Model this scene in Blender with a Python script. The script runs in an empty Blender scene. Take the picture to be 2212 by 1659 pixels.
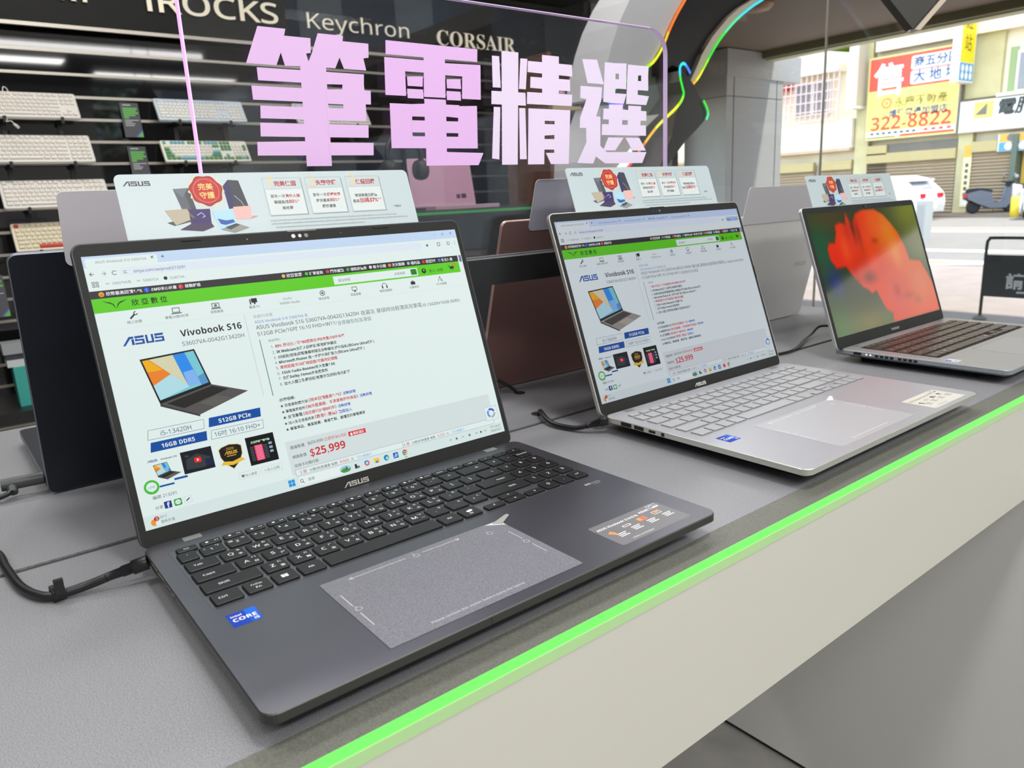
import bpy, math, random
import numpy as np
from mathutils import Matrix, Vector
random.seed(7)
PI = math.pi
SC = bpy.context.scene
COL = SC.collection

# ---------------------------------------------------------------- camera, sky, sun, large lights, exposure
cam_d = bpy.data.cameras.new('camera'); cam_o = bpy.data.objects.new('camera', cam_d); COL.objects.link(cam_o)
cam_d.sensor_width = 36.0; cam_d.lens = 36.0*1615.463/2212.0; cam_d.clip_start = 0.02; cam_d.clip_end = 300
cam_o.location = (-0.20999, -0.34736, 0.26075); cam_o.rotation_euler = (1.329083, 0.047174, -0.671378)
cam_d.dof.use_dof = True; cam_d.dof.focus_distance = 0.72; cam_d.dof.aperture_fstop = 13.0
SC.camera = cam_o
SC.view_settings.view_transform = 'Standard'; SC.view_settings.look = 'None'
SC.view_settings.exposure = 0.0; SC.view_settings.gamma = 1.0; SC.view_settings.use_curve_mapping = False

world = bpy.data.worlds.new('sky'); SC.world = world; world.use_nodes = True
wn = world.node_tree.nodes; wn.clear()
w_out = wn.new('ShaderNodeOutputWorld'); w_bg = wn.new('ShaderNodeBackground'); w_sky = wn.new('ShaderNodeTexSky')
w_sky.sky_type = 'NISHITA'; w_sky.sun_disc = False; w_sky.sun_elevation = math.radians(52); w_sky.sun_rotation = math.radians(-100)
w_bg.inputs['Strength'].default_value = 0.6
world.node_tree.links.new(w_sky.outputs[0], w_bg.inputs[0]); world.node_tree.links.new(w_bg.outputs[0], w_out.inputs[0])

sun_d = bpy.data.lights.new('sun', 'SUN'); sun_d.energy = 7.5; sun_d.angle = math.radians(3); sun_d.color = (1, .95, .86)
sun_o = bpy.data.objects.new('sun', sun_d); COL.objects.link(sun_o)
sun_o.rotation_euler = Vector((-0.22, 0.30, -1.0)).to_track_quat('-Z', 'Y').to_euler(); sun_o.location = (0, 0, 12)

LAMPS = [  # ceiling panels: x, y, length along x, width, watts (the first is a bare tube, the last three are added fill)
    (1.27, -1.12, 2.6, 0.06, 14), (0.2, -0.45, 0.25, 0.25, 20), (0.5, 1.5, 0.25, 0.25, 8), (-0.9, 0.75, 1.2, 0.3, 14), (1.35, 0.75, 1.5, 0.3, 9),
    (0.3, 2.35, 2.4, 0.16, 22), (2.6, 1.9, 1.0, 0.3, 14), (2.6, -2.6, 1.6, 0.3, 24), (0.2, -1.95, 2.4, 0.3, 48), (-1.7, -1.5, 0.6, 0.6, 22)]  # last three panels: unseen, added to brighten fascia, card backs and leg
CEIL = 1.95
for i, (x, y, lx, ly, p) in enumerate(LAMPS):
    d = bpy.data.lights.new('ceiling_area_light', 'AREA'); d.shape = 'RECTANGLE'; d.size = lx; d.size_y = ly; d.energy = p
    d.color = (1.0, .985, .96)
    o = bpy.data.objects.new('ceiling_area_light', d); COL.objects.link(o); o.location = (x, y, CEIL-.065)

# ---------------------------------------------------------------- materials
def lin(c):
    return tuple(((v/255)/12.92 if v/255 <= .04045 else ((v/255+.055)/1.055)**2.4) for v in c)
MATS = {}
def mat(name, rgb, rough=.5, metal=0.0, emit=None, es=1.0, spec=None, coat=0.0, noise=None):
    """procedural Principled material; rgb / emit are sRGB 0-255; noise = (scale, dark, light, detail) mottles the colour"""
    if name in MATS: return MATS[name]
    m = bpy.data.materials.new(name); m.use_nodes = True
    nt = m.node_tree; b = nt.nodes['Principled BSDF']
    b.inputs['Base Color'].default_value = (*lin(rgb), 1); b.inputs['Roughness'].default_value = rough
    b.inputs['Metallic'].default_value = metal
    if spec is not None: b.inputs['Specular IOR Level'].default_value = spec
    if coat: b.inputs['Coat Weight'].default_value = coat; b.inputs['Coat Roughness'].default_value = .04
    if emit is not None:
        b.inputs['Emission Color'].default_value = (*lin(emit), 1); b.inputs['Emission Strength'].default_value = es
    if noise:
        sc, dk, lt, det = noise
        tc = nt.nodes.new('ShaderNodeTexCoord'); nz = nt.nodes.new('ShaderNodeTexNoise'); cr = nt.nodes.new('ShaderNodeValToRGB')
        nz.inputs['Scale'].default_value = sc; nz.inputs['Detail'].default_value = det
        c = lin(rgb)
        cr.color_ramp.elements[0].position = .3; cr.color_ramp.elements[0].color = (*[v*dk for v in c], 1)
        cr.color_ramp.elements[1].position = .7; cr.color_ramp.elements[1].color = (*[min(1, v*lt) for v in c], 1)
        nt.links.new(tc.outputs['Object'], nz.inputs['Vector']); nt.links.new(nz.outputs['Fac'], cr.inputs[0])
        nt.links.new(cr.outputs[0], b.inputs['Base Color'])
    MATS[name] = m; return m
def clear_mat(name, tint, gloss, ior=1.49):
    """clear sheet: fresnel mix of transparent and mirror"""
    m = bpy.data.materials.new(name); m.use_nodes = True; nt = m.node_tree; nt.nodes.clear()
    o = nt.nodes.new('ShaderNodeOutputMaterial'); mx = nt.nodes.new('ShaderNodeMixShader'); lw = nt.nodes.new('ShaderNodeLayerWeight')
    t = nt.nodes.new('ShaderNodeBsdfTransparent'); g = nt.nodes.new('ShaderNodeBsdfGlossy')
    lw.inputs['Blend'].default_value = .5; t.inputs[0].default_value = (*tint, 1); g.inputs['Roughness'].default_value = gloss
    pw = nt.nodes.new('ShaderNodeMath'); pw.operation = 'POWER'; pw.inputs[1].default_value = 5
    ma = nt.nodes.new('ShaderNodeMath'); ma.operation = 'MULTIPLY_ADD'; f0 = ((ior-1)/(ior+1))**2; ma.inputs[1].default_value = 1-f0; ma.inputs[2].default_value = f0
    nt.links.new(lw.outputs['Facing'], pw.inputs[0]); nt.links.new(pw.outputs[0], ma.inputs[0]); nt.links.new(ma.outputs[0], mx.inputs[0])
    nt.links.new(t.outputs[0], mx.inputs[1]); nt.links.new(g.outputs[0], mx.inputs[2])
    nt.links.new(mx.outputs[0], o.inputs[0]); MATS[name] = m; return m

# ---------------------------------------------------------------- mesh builder
_txt = {}
_fc = bpy.data.curves.new('glyphs', 'FONT'); _fo = bpy.data.objects.new('glyphs', _fc)
_SANS = {chr(65+i): chr(0x1D5A0+i) for i in range(26)}; _SANS.update({chr(97+i): chr(0x1D5BA+i) for i in range(26)}); _SANS.update({chr(48+i): chr(0x1D7E2+i) for i in range(10)})
_SANSB = {chr(65+i): chr(0x1D5D4+i) for i in range(26)}; _SANSB.update({chr(97+i): chr(0x1D5EE+i) for i in range(26)}); _SANSB.update({chr(48+i): chr(0x1D7EC+i) for i in range(10)})
_SERIF = {chr(65+i): chr(0x1D400+i) for i in range(26)}
def glyphs(body, bold=0.0, shear=0.0, space=1.0, serif=False):
    heavy = bold > .014
    if heavy and max(map(ord, body)) < 256: bold = 0.0
    body = ''.join((_SERIF if serif else (_SANSB if heavy else _SANS)).get(c, c) for c in body)      # plain sans (or serif) Latin letterforms
    k = (body, bold, shear, space)
    if k not in _txt:
        _fc.body = body; _fc.offset = bold; _fc.shear = shear; _fc.space_character = space; _fc.resolution_u = 2; _fc.size = 1
        me = _fo.to_mesh(); n = len(me.vertices)
        co = np.empty(n*3, 'f'); me.vertices.foreach_get('co', co); co = co.reshape(-1, 3)[:, :2].astype(float)
        fs = [tuple(p.vertices) for p in me.polygons]
        _fo.to_mesh_clear()
        _txt[k] = (co, fs)
    return _txt[k]
def rr(x0, y0, x1, y1, r, n=4):
    if r <= 0: return [(x0, y0), (x1, y0), (x1, y1), (x0, y1)]
    o = []
    for cx, cy, a in ((x1-r, y0+r, -90), (x1-r, y1-r, 0), (x0+r, y1-r, 90), (x0+r, y0+r, 180)):
        for i in range(n+1):
            t = math.radians(a+90*i/n); o.append((cx+r*math.cos(t), cy+r*math.sin(t)))
    return o
def circ(cx, cy, r, n=20, ry=None):
    ry = r if ry is None else ry
    return [(cx+r*math.cos(2*PI*i/n), cy+ry*math.sin(2*PI*i/n)) for i in range(n)]
def inset(p, d):
    n = len(p); o = []
    for i in range(n):
        a, b, c = Vector(p[i-1]), Vector(p[i]), Vector(p[(i+1) % n])
        e1 = (b-a); e2 = (c-b)
        if e1.length < 1e-9 or e2.length < 1e-9: o.append(tuple(b)); continue
        e1.normalize(); e2.normalize()
        n1 = Vector((-e1.y, e1.x)); n2 = Vector((-e2.y, e2.x)); m = n1+n2
        k = max(.35, 1+n1.dot(n2)); o.append(tuple(b+m*(d/k)))
    return o
class MB:
    def __init__(s, sc=1.0, xf=None):
        s.v = []; s.f = []; s.mi = []; s.sm = []; s.mats = []; s.sc = sc; s.xf = xf
    def m(s, mt):
        if mt not in s.mats: s.mats.append(mt)
        return s.mats.index(mt)
    def add(s, vs, fs, mt, smooth=False):
        b = len(s.v); i = s.m(mt)
        for p in vs:
            q = Vector(p)*s.sc
            s.v.append(tuple(s.xf @ q) if s.xf is not None else tuple(q))
        for f in fs: s.f.append(tuple(b+k for k in f)); s.mi.append(i); s.sm.append(smooth)
        return s
    def box(s, x0, y0, z0, x1, y1, z1, mt):
        v = [(x, y, z) for z in (z0, z1) for y in (y0, y1) for x in (x0, x1)]
        return s.add(v, [(0, 2, 3, 1), (4, 5, 7, 6), (0, 1, 5, 4), (2, 6, 7, 3), (0, 4, 6, 2), (1, 3, 7, 5)], mt)
    def poly(s, pts, z, mt): return s.add([(x, y, z) for x, y in pts], [tuple(range(len(pts)))], mt)
    def rect(s, x0, y0, x1, y1, z, mt): return s.poly([(x0, y0), (x1, y0), (x1, y1), (x0, y1)], z, mt)
    def frame(s, x0, y0, x1, y1, w, z, mt):
        s.rect(x0, y0, x1, y0+w, z, mt); s.rect(x0, y1-w, x1, y1, z, mt); s.rect(x0, y0+w, x0+w, y1-w, z, mt); s.rect(x1-w, y0+w, x1, y1-w, z, mt)
    def line(s, p, q, w, z, mt):
        a, b = Vector(p), Vector(q); d = b-a; n = Vector((-d.y, d.x)).normalized()*w/2
        return s.poly([tuple(a-n), tuple(b-n), tuple(b+n), tuple(a+n)], z, mt)
    def pline(s, pts, w, z, mt):
        for a, b in zip(pts, pts[1:]): s.line(a, b, w, z, mt)
    def slab(s, pts, prof, mt, side=None, smooth=False, caps=(1, 1)):
        """outline swept through (inset, z) rings and capped"""
        n = len(pts); vs = []
        for d, z in prof: vs += [(x, y, z) for x, y in (inset(pts, d) if d else pts)]
        sd = [(k*n+i, k*n+(i+1) % n, (k+1)*n+(i+1) % n, (k+1)*n+i) for k in range(len(prof)-1) for i in range(n)]
        b = len(s.v); s.add(vs, sd, side or mt, smooth)
        i = s.m(mt); L = (len(prof)-1)*n
        if caps[0]: s.f.append(tuple(b+k for k in reversed(range(n)))); s.mi.append(i); s.sm.append(False)
        if caps[1]: s.f.append(tuple(b+L+k for k in range(n))); s.mi.append(i); s.sm.append(False)
        return s
    def prism(s, pts, z0, z1, mt, side=None): return s.slab(pts, [(0, z0), (0, z1)], mt, side)
    def tube(s, pts, r, mt, n=10, rads=None):
        P = [Vector(p) for p in pts]; vs = []; up = Vector((0, 0, 1)); N = None
        for i, p in enumerate(P):
            d = (P[min(i+1, len(P)-1)]-P[max(i-1, 0)]).normalized()
            if N is None: N = d.cross(up if abs(d.z) < .9 else Vector((1, 0, 0))).normalized()
            N = (N-d*N.dot(d)).normalized(); B = d.cross(N); q = rads[i] if rads else r
            vs += [tuple(p+N*q*math.cos(2*PI*k/n)+B*q*math.sin(2*PI*k/n)) for k in range(n)]
        fs = [(i*n+k, i*n+(k+1) % n, (i+1)*n+(k+1) % n, (i+1)*n+k) for i in range(len(P)-1) for k in range(n)]
        s.add(vs, fs, mt, True); s.add(vs[:n], [tuple(reversed(range(n)))], mt); s.add(vs[-n:], [tuple(range(n))], mt); return s
    def lathe(s, prof, mt, c=(0, 0, 0), n=20, axis='z'):
        vs = []
        for r, h in prof:
            for k in range(n):
                a = 2*PI*k/n; u, w = r*math.cos(a), r*math.sin(a)
                vs.append((c[0]+u, c[1]+w, c[2]+h) if axis == 'z' else ((c[0]+h, c[1]+u, c[2]+w) if axis == 'x' else (c[0]+w, c[1]+h, c[2]+u)))
        fs = [(i*n+k, i*n+(k+1) % n, (i+1)*n+(k+1) % n, (i+1)*n+k) for i in range(len(prof)-1) for k in range(n)]
        return s.add(vs, fs, mt, True)
    def text(s, body, x, y, z, mt, w=None, h=None, al='l', bold=0.0, shear=0.0, space=1.0, serif=False):
        """baseline starts at x, y; w = total width and / or h = em size"""
        co, fs = glyphs(body, bold, shear, space, serif)
        if not len(co): return s
        lo, hi = co.min(0), co.max(0)
        k = (w/(hi[0]-lo[0])) if w else h
        ky = h if h else k
        off = {'l': lo[0], 'c': (lo[0]+hi[0])/2, 'r': hi[0]}[al]
        return s.add([((a-off)*k+x, b*ky+y, z) for a, b in co], fs, mt)
    def build(s, name, parent=None, loc=None, rot=None, mw=None):
        me = bpy.data.meshes.new(name); me.from_pydata(s.v, [], s.f)
        for mt in s.mats: me.materials.append(mt)
        me.polygons.foreach_set('material_index', s.mi); me.polygons.foreach_set('use_smooth', s.sm); me.update()
        o = bpy.data.objects.new(name, me); COL.objects.link(o)
        if parent is not None: o.parent = parent
        if loc is not None: o.location = loc
        if rot is not None: o.rotation_euler = rot
        if mw is not None: o.matrix_world = mw
        return o
def spline(pts, n=6):
    P = [Vector(p) for p in pts]; P = [P[0]*2-P[1]]+P+[P[-1]*2-P[-2]]; o = []
    for i in range(1, len(P)-2):
        for k in range(n):
            t = k/n; a, b, c, d = P[i-1:i+3]
            o.append(.5*((2*b)+(c-a)*t+(2*a-5*b+4*c-d)*t*t+(3*b-a-3*c+d)*t**3))
    return o+[P[-2]]
def tag(o, label, cat, group=None):
    o['label'] = label; o['category'] = cat
    if group: o['group'] = group
    return o
def thing(name, label, cat, loc=(0, 0, 0), rot=(0, 0, 0), group=None):
    o = bpy.data.objects.new(name, None); o.empty_display_size = .05; COL.objects.link(o)
    o.location = loc; o.rotation_euler = rot; return tag(o, label, cat, group)
def struct(o): o['kind'] = 'structure'; return o
UP = Matrix.Rotation(PI/2, 4, 'X')                               # drawing plane -> upright plane facing -Y
def facing_x(x): return Matrix(((0, 0, -1, x), (-1, 0, 0, 0), (0, 1, 0, 0), (0, 0, 0, 1)))   # drawing x runs along -Y, faces -X
# ---------------------------------------------------------------- the screens' web page (drawn in screen millimetres)
ASUS = [  # wordmark strokes, height 1
    [(0, 0), (.27, 0), (.92, .74), (1.30, .74), (1.30, 1), (.80, 1)], [(1.02, 0), (1.30, 0), (1.30, .68), (1.02, .68)],
    [(1.42, .74), (2.42, .74), (2.48, 1), (1.42, 1)], [(1.42, .40), (1.66, .40), (1.66, .68), (1.42, .68)], [(1.42, .40), (2.44, .40), (2.44, .60), (1.42, .60)],
    [(2.20, 0), (2.44, 0), (2.44, .42), (2.20, .42)], [(1.36, 0), (2.44, 0), (2.44, .2), (1.36, .2)],
    [(2.60, .0), (2.85, 0), (2.85, 1), (2.60, 1)], [(2.60, 0), (3.5, 0), (3.5, .2), (2.60, .2)], [(3.25, 0), (3.5, 0), (3.5, 1), (3.25, 1)],
    [(3.64, .74), (4.6, .74), (4.66, 1), (3.64, 1)], [(3.64, .40), (3.88, .40), (3.88, .68), (3.64, .68)], [(3.64, .40), (4.66, .40), (4.66, .60), (3.64, .60)],
    [(4.42, 0), (4.66, 0), (4.66, .42), (4.42, .42)], [(3.58, 0), (4.66, 0), (4.66, .2), (3.58, .2)]]
def asus(mb, x, y, w, z, mt, h=None):
    k = w/4.66; kh = h if h else k
    for i, p in enumerate(ASUS): mb.poly([(x+a*k, y+b*kh) for a, b in p], z+.002*i, mt)
def product(mb, q, x, y, k, z, deck):
    """picture of an open laptop; x, y, k = offset and scale of the screen-millimetre drawing"""
    T = lambda p: [(x+(a+149)*k, y+(b-78.9)*k) for a, b in p]
    L0, L1, L2, L3 = (-149, 130.4), (-107.3, 132.4), (-100.6, 101.6), (-141.8, 93.2)
    mb.poly(T([L0, L1, L2, L3]), z, q(25, 25, 32))
    def pt(s, t):
        a = Vector(L0).lerp(Vector(L1), s); b = Vector(L3).lerp(Vector(L2), s); r = a.lerp(b, t); return (r.x, r.y)
    g = [((.03, .04), (.97, .04), (.97, .93), (.03, .93), (120, 200, 212)), ((.03, .04), (.15, .04), (.62, .84), (.03, .60), (236, 130, 40)),
         ((.03, .04), (.13, .04), (.30, .32), (.03, .30), (240, 176, 20)), ((.03, .6), (.40, .46), (.62, .86), (.03, .93), (176, 222, 232)),
         ((.15, .04), (.58, .04), (.58, .80), (.60, .82), (214, 212, 176)), ((.58, .04), (.80, .04), (.83, .88), (.60, .84), (40, 140, 235)),
         ((.62, .5), (.81, .5), (.83, .88), (.60, .84), (130, 180, 240)), ((.83, .70), (.97, .66), (.97, .93), (.83, .93), (88, 150, 200))]
    for i, (a, b, c, d, col) in enumerate(g): mb.poly(T([pt(*a), pt(*b), pt(*c), pt(*d)]), z+.02*(i+1), q(*col))
    B = [L3, L2, (-72.8, 90.8), (-114.7, 78.9)]
    def bt(s, t):
        a = Vector(B[0]).lerp(Vector(B[1]), s); b = Vector(B[3]).lerp(Vector(B[2]), s); r = a.lerp(b, t); return (r.x, r.y)
    mb.poly(T(B), z+.02, q(*deck)); mb.poly(T([bt(.06, .08), bt(.95, .08), bt(.95, .52), bt(.06, .52)]), z+.04, q(*[int(v*.45) for v in deck]))
    mb.poly(T([bt(.32, .58), bt(.68, .58), bt(.68, .96), bt(.32, .96)]), z+.06, q(*[min(255, int(v*1.12)) for v in deck]))
    mb.poly(T([L3, (-114.7, 78.9), (-114.7, 77.4), (-142, 91.4)]), z+.03, q(60, 60, 62))
def web_page(dim, tint, second):
    def q(r, g, b):
        n = 'screen_%d_%d_%d_%s' % (r, g, b, 'b' if second else 'a')
        return mat(n, (4, 4, 5), .3, emit=(r*dim*tint[0], g*dim*tint[1], b*dim*tint[2]), es=1.0, spec=.16)
    m = MB(.001); W, D, B, G, R, GY = q(226, 240, 238), q(38, 40, 46), q(18, 78, 160), q(92, 205, 10), q(205, 40, 50), q(110, 116, 122)
    m.rect(-172.3, 0, 172.3, 215.4, .1, W)
    # browser
    m.rect(-172.3, 206.6, 172.3, 215.4, .2, q(196, 218, 244)); m.poly(rr(-170.5, 206.4, -118.5, 213.6, 2), .3, W)
    m.poly(rr(-148, 198.0, 128, 204.6, 3.2), .3, q(222, 233, 245)); m.poly(circ(-144.3, 200.9, 2.4), .4, W)
    name = 'S16 S3607VA'
    m.text('ASUS Vivobook '+name, -163.6, 209.4, .4, GY, w=37); m.text('×', -123.5, 209.2, .4, D, w=2.4); m.text('+', -115.6, 209.2, .4, D, w=2.6)
    if second:
        for i, tx in enumerate(('ASUS Vivobook S16 S3607VA', 'ASUS Vivobook S16 S3607VA', '筆電分類 - Google搜尋', 'sinya.com.tw/prod/213290')):
            m.text(tx, -103+i*44, 209.4, .4, GY, w=32); m.text('×', -68+i*44, 209.2, .4, D, w=2.2)
        m.poly(rr(142, 198, 170, 204.5, 3), .4, q(170, 200, 240)); m.text('Relaunch to update', 144, 200, .5, D, w=24)
    m.pline([(-166.2, 201.1), (-169.3, 201.1)], .45, .4, D); m.pline([(-167.9, 202.6), (-169.3, 201.1), (-167.9, 199.7)], .45, .4, D)
    m.pline([(-158, 201), (-161, 201)], .4, .4, GY); m.pline([(-159.4, 202.5), (-158, 201), (-159.4, 199.6)], .4, .4, GY)
    m.pline([(-151.9+1.6*math.cos(a), 201+1.6*math.sin(a)) for a in np.linspace(.6, 5.6, 14)], .45, .4, D)
    for dy in (.8, -.8): m.line((-145.8, 200.9+dy), (-142.9, 200.9+dy), .4, .5, D)
    m.text('sinya.com.tw/prod/213'+('290' if second else '291'), -138.1, 199.8, .4, D, w=39)
    for x in (-169.2, -166.6):
        for y in (190.8, 193.2): m.frame(x, y, x+1.9, y+1.9, .4, .4, D)
    for x, w, tx in ((-155.2, 13.6, 'S3607VA灰'), (-132.9, 11.4, 'S3607CA'), (-112.7, 11.4, 'S3407VA')): m.text(tx, x, 191.8, .4, GY, w=w)
    for x in (-158.5, -136.2): m.pline([(x-1.2, 193.3), (x, 192.4), (x+1.2, 193.3)], .4, .4, GY)
    m.poly(circ(-116, 193, 1.5), .4, D)
    if not second:
        m.pline([(145, 211), (147, 211)], .35, .4, GY); m.frame(154.6, 210.2, 156.8, 212.4, .35, .4, GY); m.text('×', 164.5, 209.6, .4, GY, w=2.4)
    m.text('★', 132.6, 199.4, .4, q(30, 80, 200), w=4); m.frame(146.5, 199.5, 150, 203, .5, .4, D)
    m.poly(circ(160, 201.3, 1.9), .4, q(60, 110, 200)); m.poly(circ(160, 201.3, 1.3), .5, W)
    for k in range(3): m.poly(circ(168, 199.8+1.4*k, .35, 8), .4, D)
    # black bar
    m.rect(-172.3, 181.7, 167.2, 187.9, .2, q(42, 38, 44)); WH = q(235, 240, 240)
    for x, w, tx, c in ((-161.3, 26, '欣幣最高回饋1.4%', (240, 160, 40)), (-128.8, 19.5, 'AMD安心計畫', (40, 90, 220)), (-102.8, 12.4, '疑難解惑', (210, 50, 50))):
        m.text(tx, x, 183.7, .4, WH, w=w, bold=.015); m.poly(circ(x-3.2, 184.8, 2), .4, q(*c))
    m.text('!', -132.3, 183.7, .5, WH, h=3); m.text('?', -106.9, 183.7, .5, WH, h=3)
    m.poly(circ(-165.2, 185.1, .3, 8), .5, D); m.poly(circ(-163.8, 185.1, .3, 8), .5, D); m.pline([(-165.5, 184.2), (-164.5, 183.8), (-163.5, 184.2)], .35, .5, D)
    bar = [(-20.1, 18, '欣亞官網', (230, 190, 110)), (1.4, 16.8, '訂單查詢', (80, 190, 60)), (21.9, 17.2, '門市據點', (220, 60, 80)), (42.2, 20.6, '領取折價券', (60, 170, 90)), (65.7, 17.7, '無卡分期', (220, 220, 230)),
           (86.4, 17.8, '天天競標', (230, 140, 50)), (107.4, 14.2, '福利品', (160, 190, 220)), (124.8, 15.3, '欣亞YT', (220, 50, 50)), (143.5, 17, '學生優惠', (60, 130, 210))]
    for x, w, tx, c in bar: m.text(tx, x+3.6, 183.4, .4, WH, w=w-3.8, bold=.016); m.poly(circ(x+.9, 184.8, 1.6), .4, q(*c))
    # green header
    m.rect(-172.3, 170.4, 167.0, 181.7, .2, G); K = q(10, 40, 24)
    m.poly([(-165.8, 179.6), (-158.5, 176.2), (-156.5, 172.4), (-157.6, 176.4), (-160, 178)], .4, K); m.poly([(-147.1, 179.4), (-153.9, 176.2), (-156.0, 172.4), (-154.9, 176.4), (-152.6, 178)], .4, K)
    m.text('欣 亞 數 位', -145, 173.9, .4, K, w=26.4, bold=.016)
    m.rect(26.4, 171.8, 116.3, 179.6, .4, W); m.text('產品快搜', 31, 174.2, .5, GY, w=12); m.text('全館搜尋', 89.9, 174.5, .5, GY, w=12.2)
    m.poly(rr(108.4, 172.8, 115.2, 178.6, .8), .5, q(40, 140, 20)); m.pline([(111.6+1.5*math.cos(a), 176+1.5*math.sin(a)) for a in np.linspace(0, 6.28, 12)], .5, .6, K); m.line((112.6, 175), (114, 173.6), .6, .6, K)
    m.poly(circ(123.6, 175.6, 2.6), .4, K); m.poly(circ(123.6, 176.2, 1), .5, G); m.text('登入 / 註冊', 129.6, 173.6, .4, K, w=16.4)
    m.pline([(153, 178), (154.4, 177.6), (155.4, 174.4), (159.4, 174.4)], .6, .4, K); m.poly([(154.6, 177.2), (159.8, 177.2), (159.2, 175), (155.4, 175)], .4, K); m.poly(circ(160.3, 178.2, 1.7), .5, q(220, 60, 50)); m.text('0', 160.3, 177.3, .6, WH, h=2.6, al='c')
    m.rect(168.5, 181, 171.5, 188, .3, q(110, 120, 150))
    # menu icons
    for x, w, tx in ((-151.3, 10.6, '線上估價'), (-123.3, 18, '筆電24期0利率'), (-87.6, 10.2, '商務筆電'), (-55.3, 9.4, '嚴選 PC'), (-28.1, 18.2, 'NVIDIA Studio'), (8, 10.3, '精品家電'), (39.6, 10.8, '液晶螢幕'), (70.3, 13.3, '電競週邊館'), (103.4, 10.5, '拉霸資訊'), (134.2, 12.2, 'ASUS旗艦')):
        m.text(tx, x, 159.7, .3, q(70, 74, 80), w=w)
    m.line((-148.4, 163.4), (-144.6, 166.8), 1.3, .3, D); m.pline([(-143.9+1.3*math.cos(a), 167.4+1.3*math.sin(a)) for a in np.linspace(1.3, 6.1, 10)], .7, .3, D)
    m.frame(-116.9, 164, -111.1, 168, .5, .3, D); m.rect(-118, 163, -110, 163.7, .3, D); m.frame(-85.6, 164, -79.4, 168, .5, .3, D); m.rect(-86.4, 163, -78.6, 163.7, .3, D); m.rect(-83.6, 164.8, -81.4, 167, .35, GY)
    m.rect(-52.5, 164.4, -47.4, 168.2, .3, D); m.rect(-50.6, 163, -49.2, 164.4, .3, D); m.rect(-54, 163, -53, 167.6, .3, D)
    m.text('Studio', -24.6, 163.6, .3, GY, w=8); m.poly(circ(12.8, 165.6, 2.6), .3, GY); m.poly(circ(12.8, 165.6, 1.9), .35, W); m.poly(circ(12.8, 165.6, 1.2), .4, GY)
    m.frame(42.4, 164.2, 47.6, 168, .5, .3, D); m.rect(44.2, 163, 45.8, 164.2, .3, D)
    m.pline([(76.6+2.6*math.cos(a), 165.2+2.8*math.sin(a)) for a in np.linspace(0, PI, 12)], .5, .3, D); m.rect(73.6, 163, 74.9, 165.6, .3, D); m.rect(78.3, 163, 79.6, 165.6, .3, D)
    m.rect(105.6, 163.2, 110.6, 166.2, .3, D); m.frame(107, 166.2, 109.2, 167.4, .4, .3, D); m.pline([(137.6, 163.4), (140, 168.4), (142.4, 163.4), (140, 165)], .5, .3, D)
    m.rect(-172.3, 156.3, 167, 156.5, .2, q(214, 226, 226))
    # product column
    m.rect(-61.4, 84, -61.0, 155, .3, q(190, 200, 204)); asus(m, -158.1, 142.5, 30.5, .3, B, 6.8)
    code = 'S3607VA-0052S13420H' if second else 'S3607VA-0042G13420H'
    m.text('Vivobook S16', -114.9, 143.8, .3, q(20, 22, 30), w=49.5, bold=.028); m.text(code, -115.3, 136.2, .3, q(70, 74, 82), w=50.2)
    product(m, q, -149, 78.9, 1, .3, (150, 146, 136) if second else (86, 84, 82))
    for (x0, y0, x1, y1), fill, tx, bx, bw in (((-156.7, 67, -112.8, 74.8), 0, 'i5-13420H', -146.5, 23), ((-110.4, 67.3, -66.5, 74.8), 1, '512GB PCIe', -101.8, 26.3), ((-156.6, 57.4, -112.8, 64.9), 1, '16GB DDR5', -147.9, 25), ((-110.8, 57, -66.4, 64.5), 0, '16吋 16:10 FHD+', -107.4, 37.5)):
        P = [(x0, y0), (x1-1, y0), (x1, y1), (x0+1.6, y1)]
        m.poly(P, .3, B if fill else q(130, 150, 160))
        if not fill: m.poly(inset(P, .4), .4, W)
        m.text(tx, bx, y0+1.8, .5, WH if fill else q(40, 80, 110), w=bw, bold=.022 if fill else 0)
    # thumbnails
    asus(m, -160.7, 50, 7.4, .3, B, 1.7); m.text('Vivobook S16', -150.9, 50.1, .3, D, w=12, bold=.02); product(m, q, -157.3, 34.5, .25, .3, (90, 88, 86)); m.rect(-144.5, 32.4, -134.5, 34, .3, B); m.rect(-156, 29.6, -145, 31, .3, B)
    m.rect(-136.3, 34.8, -112.4, 52.4, .3, q(26, 28, 36)); m.poly([(-134, 38), (-120, 37), (-114, 44), (-124, 49), (-133, 46)], .35, q(52, 60, 66)); m.rect(-119, 37.5, -113, 43, .37, q(32, 36, 70)); m.poly(rr(-127, 41.8, -121.7, 46, 1.1), .4, q(235, 40, 40)); m.poly([(-125, 42.8), (-125, 45), (-123.2, 43.9)], .5, WH)
    m.text('新品', -133.2, 48, .4, GY, w=2.6)
    sh = [(-107.6, 47.4), (-105, 49.2), (-98.4, 50.6), (-91.4, 49.4), (-88.8, 47.6), (-89.2, 41), (-92.5, 35), (-98.6, 29.6), (-104.4, 35), (-107.2, 41)]
    GO = q(222, 176, 60); m.poly(sh, .3, q(226, 200, 120)); m.poly(inset(list(reversed(sh)), .45), .35, q(28, 26, 24)); m.text('· 2026 ·', -103, 45.8, .45, GO, w=9); asus(m, -103.6, 42.2, 10.4, .45, GO, 2.6); m.rect(-102, 40.6, -94.5, 41.2, .45, GO)
    m.poly([(-108, 34.6), (-105.5, 37.4), (-98.5, 36), (-91, 37.8), (-88, 35.4), (-91, 34.8), (-98.5, 33), (-105.5, 34.4)], .5, q(232, 190, 60))
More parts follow.
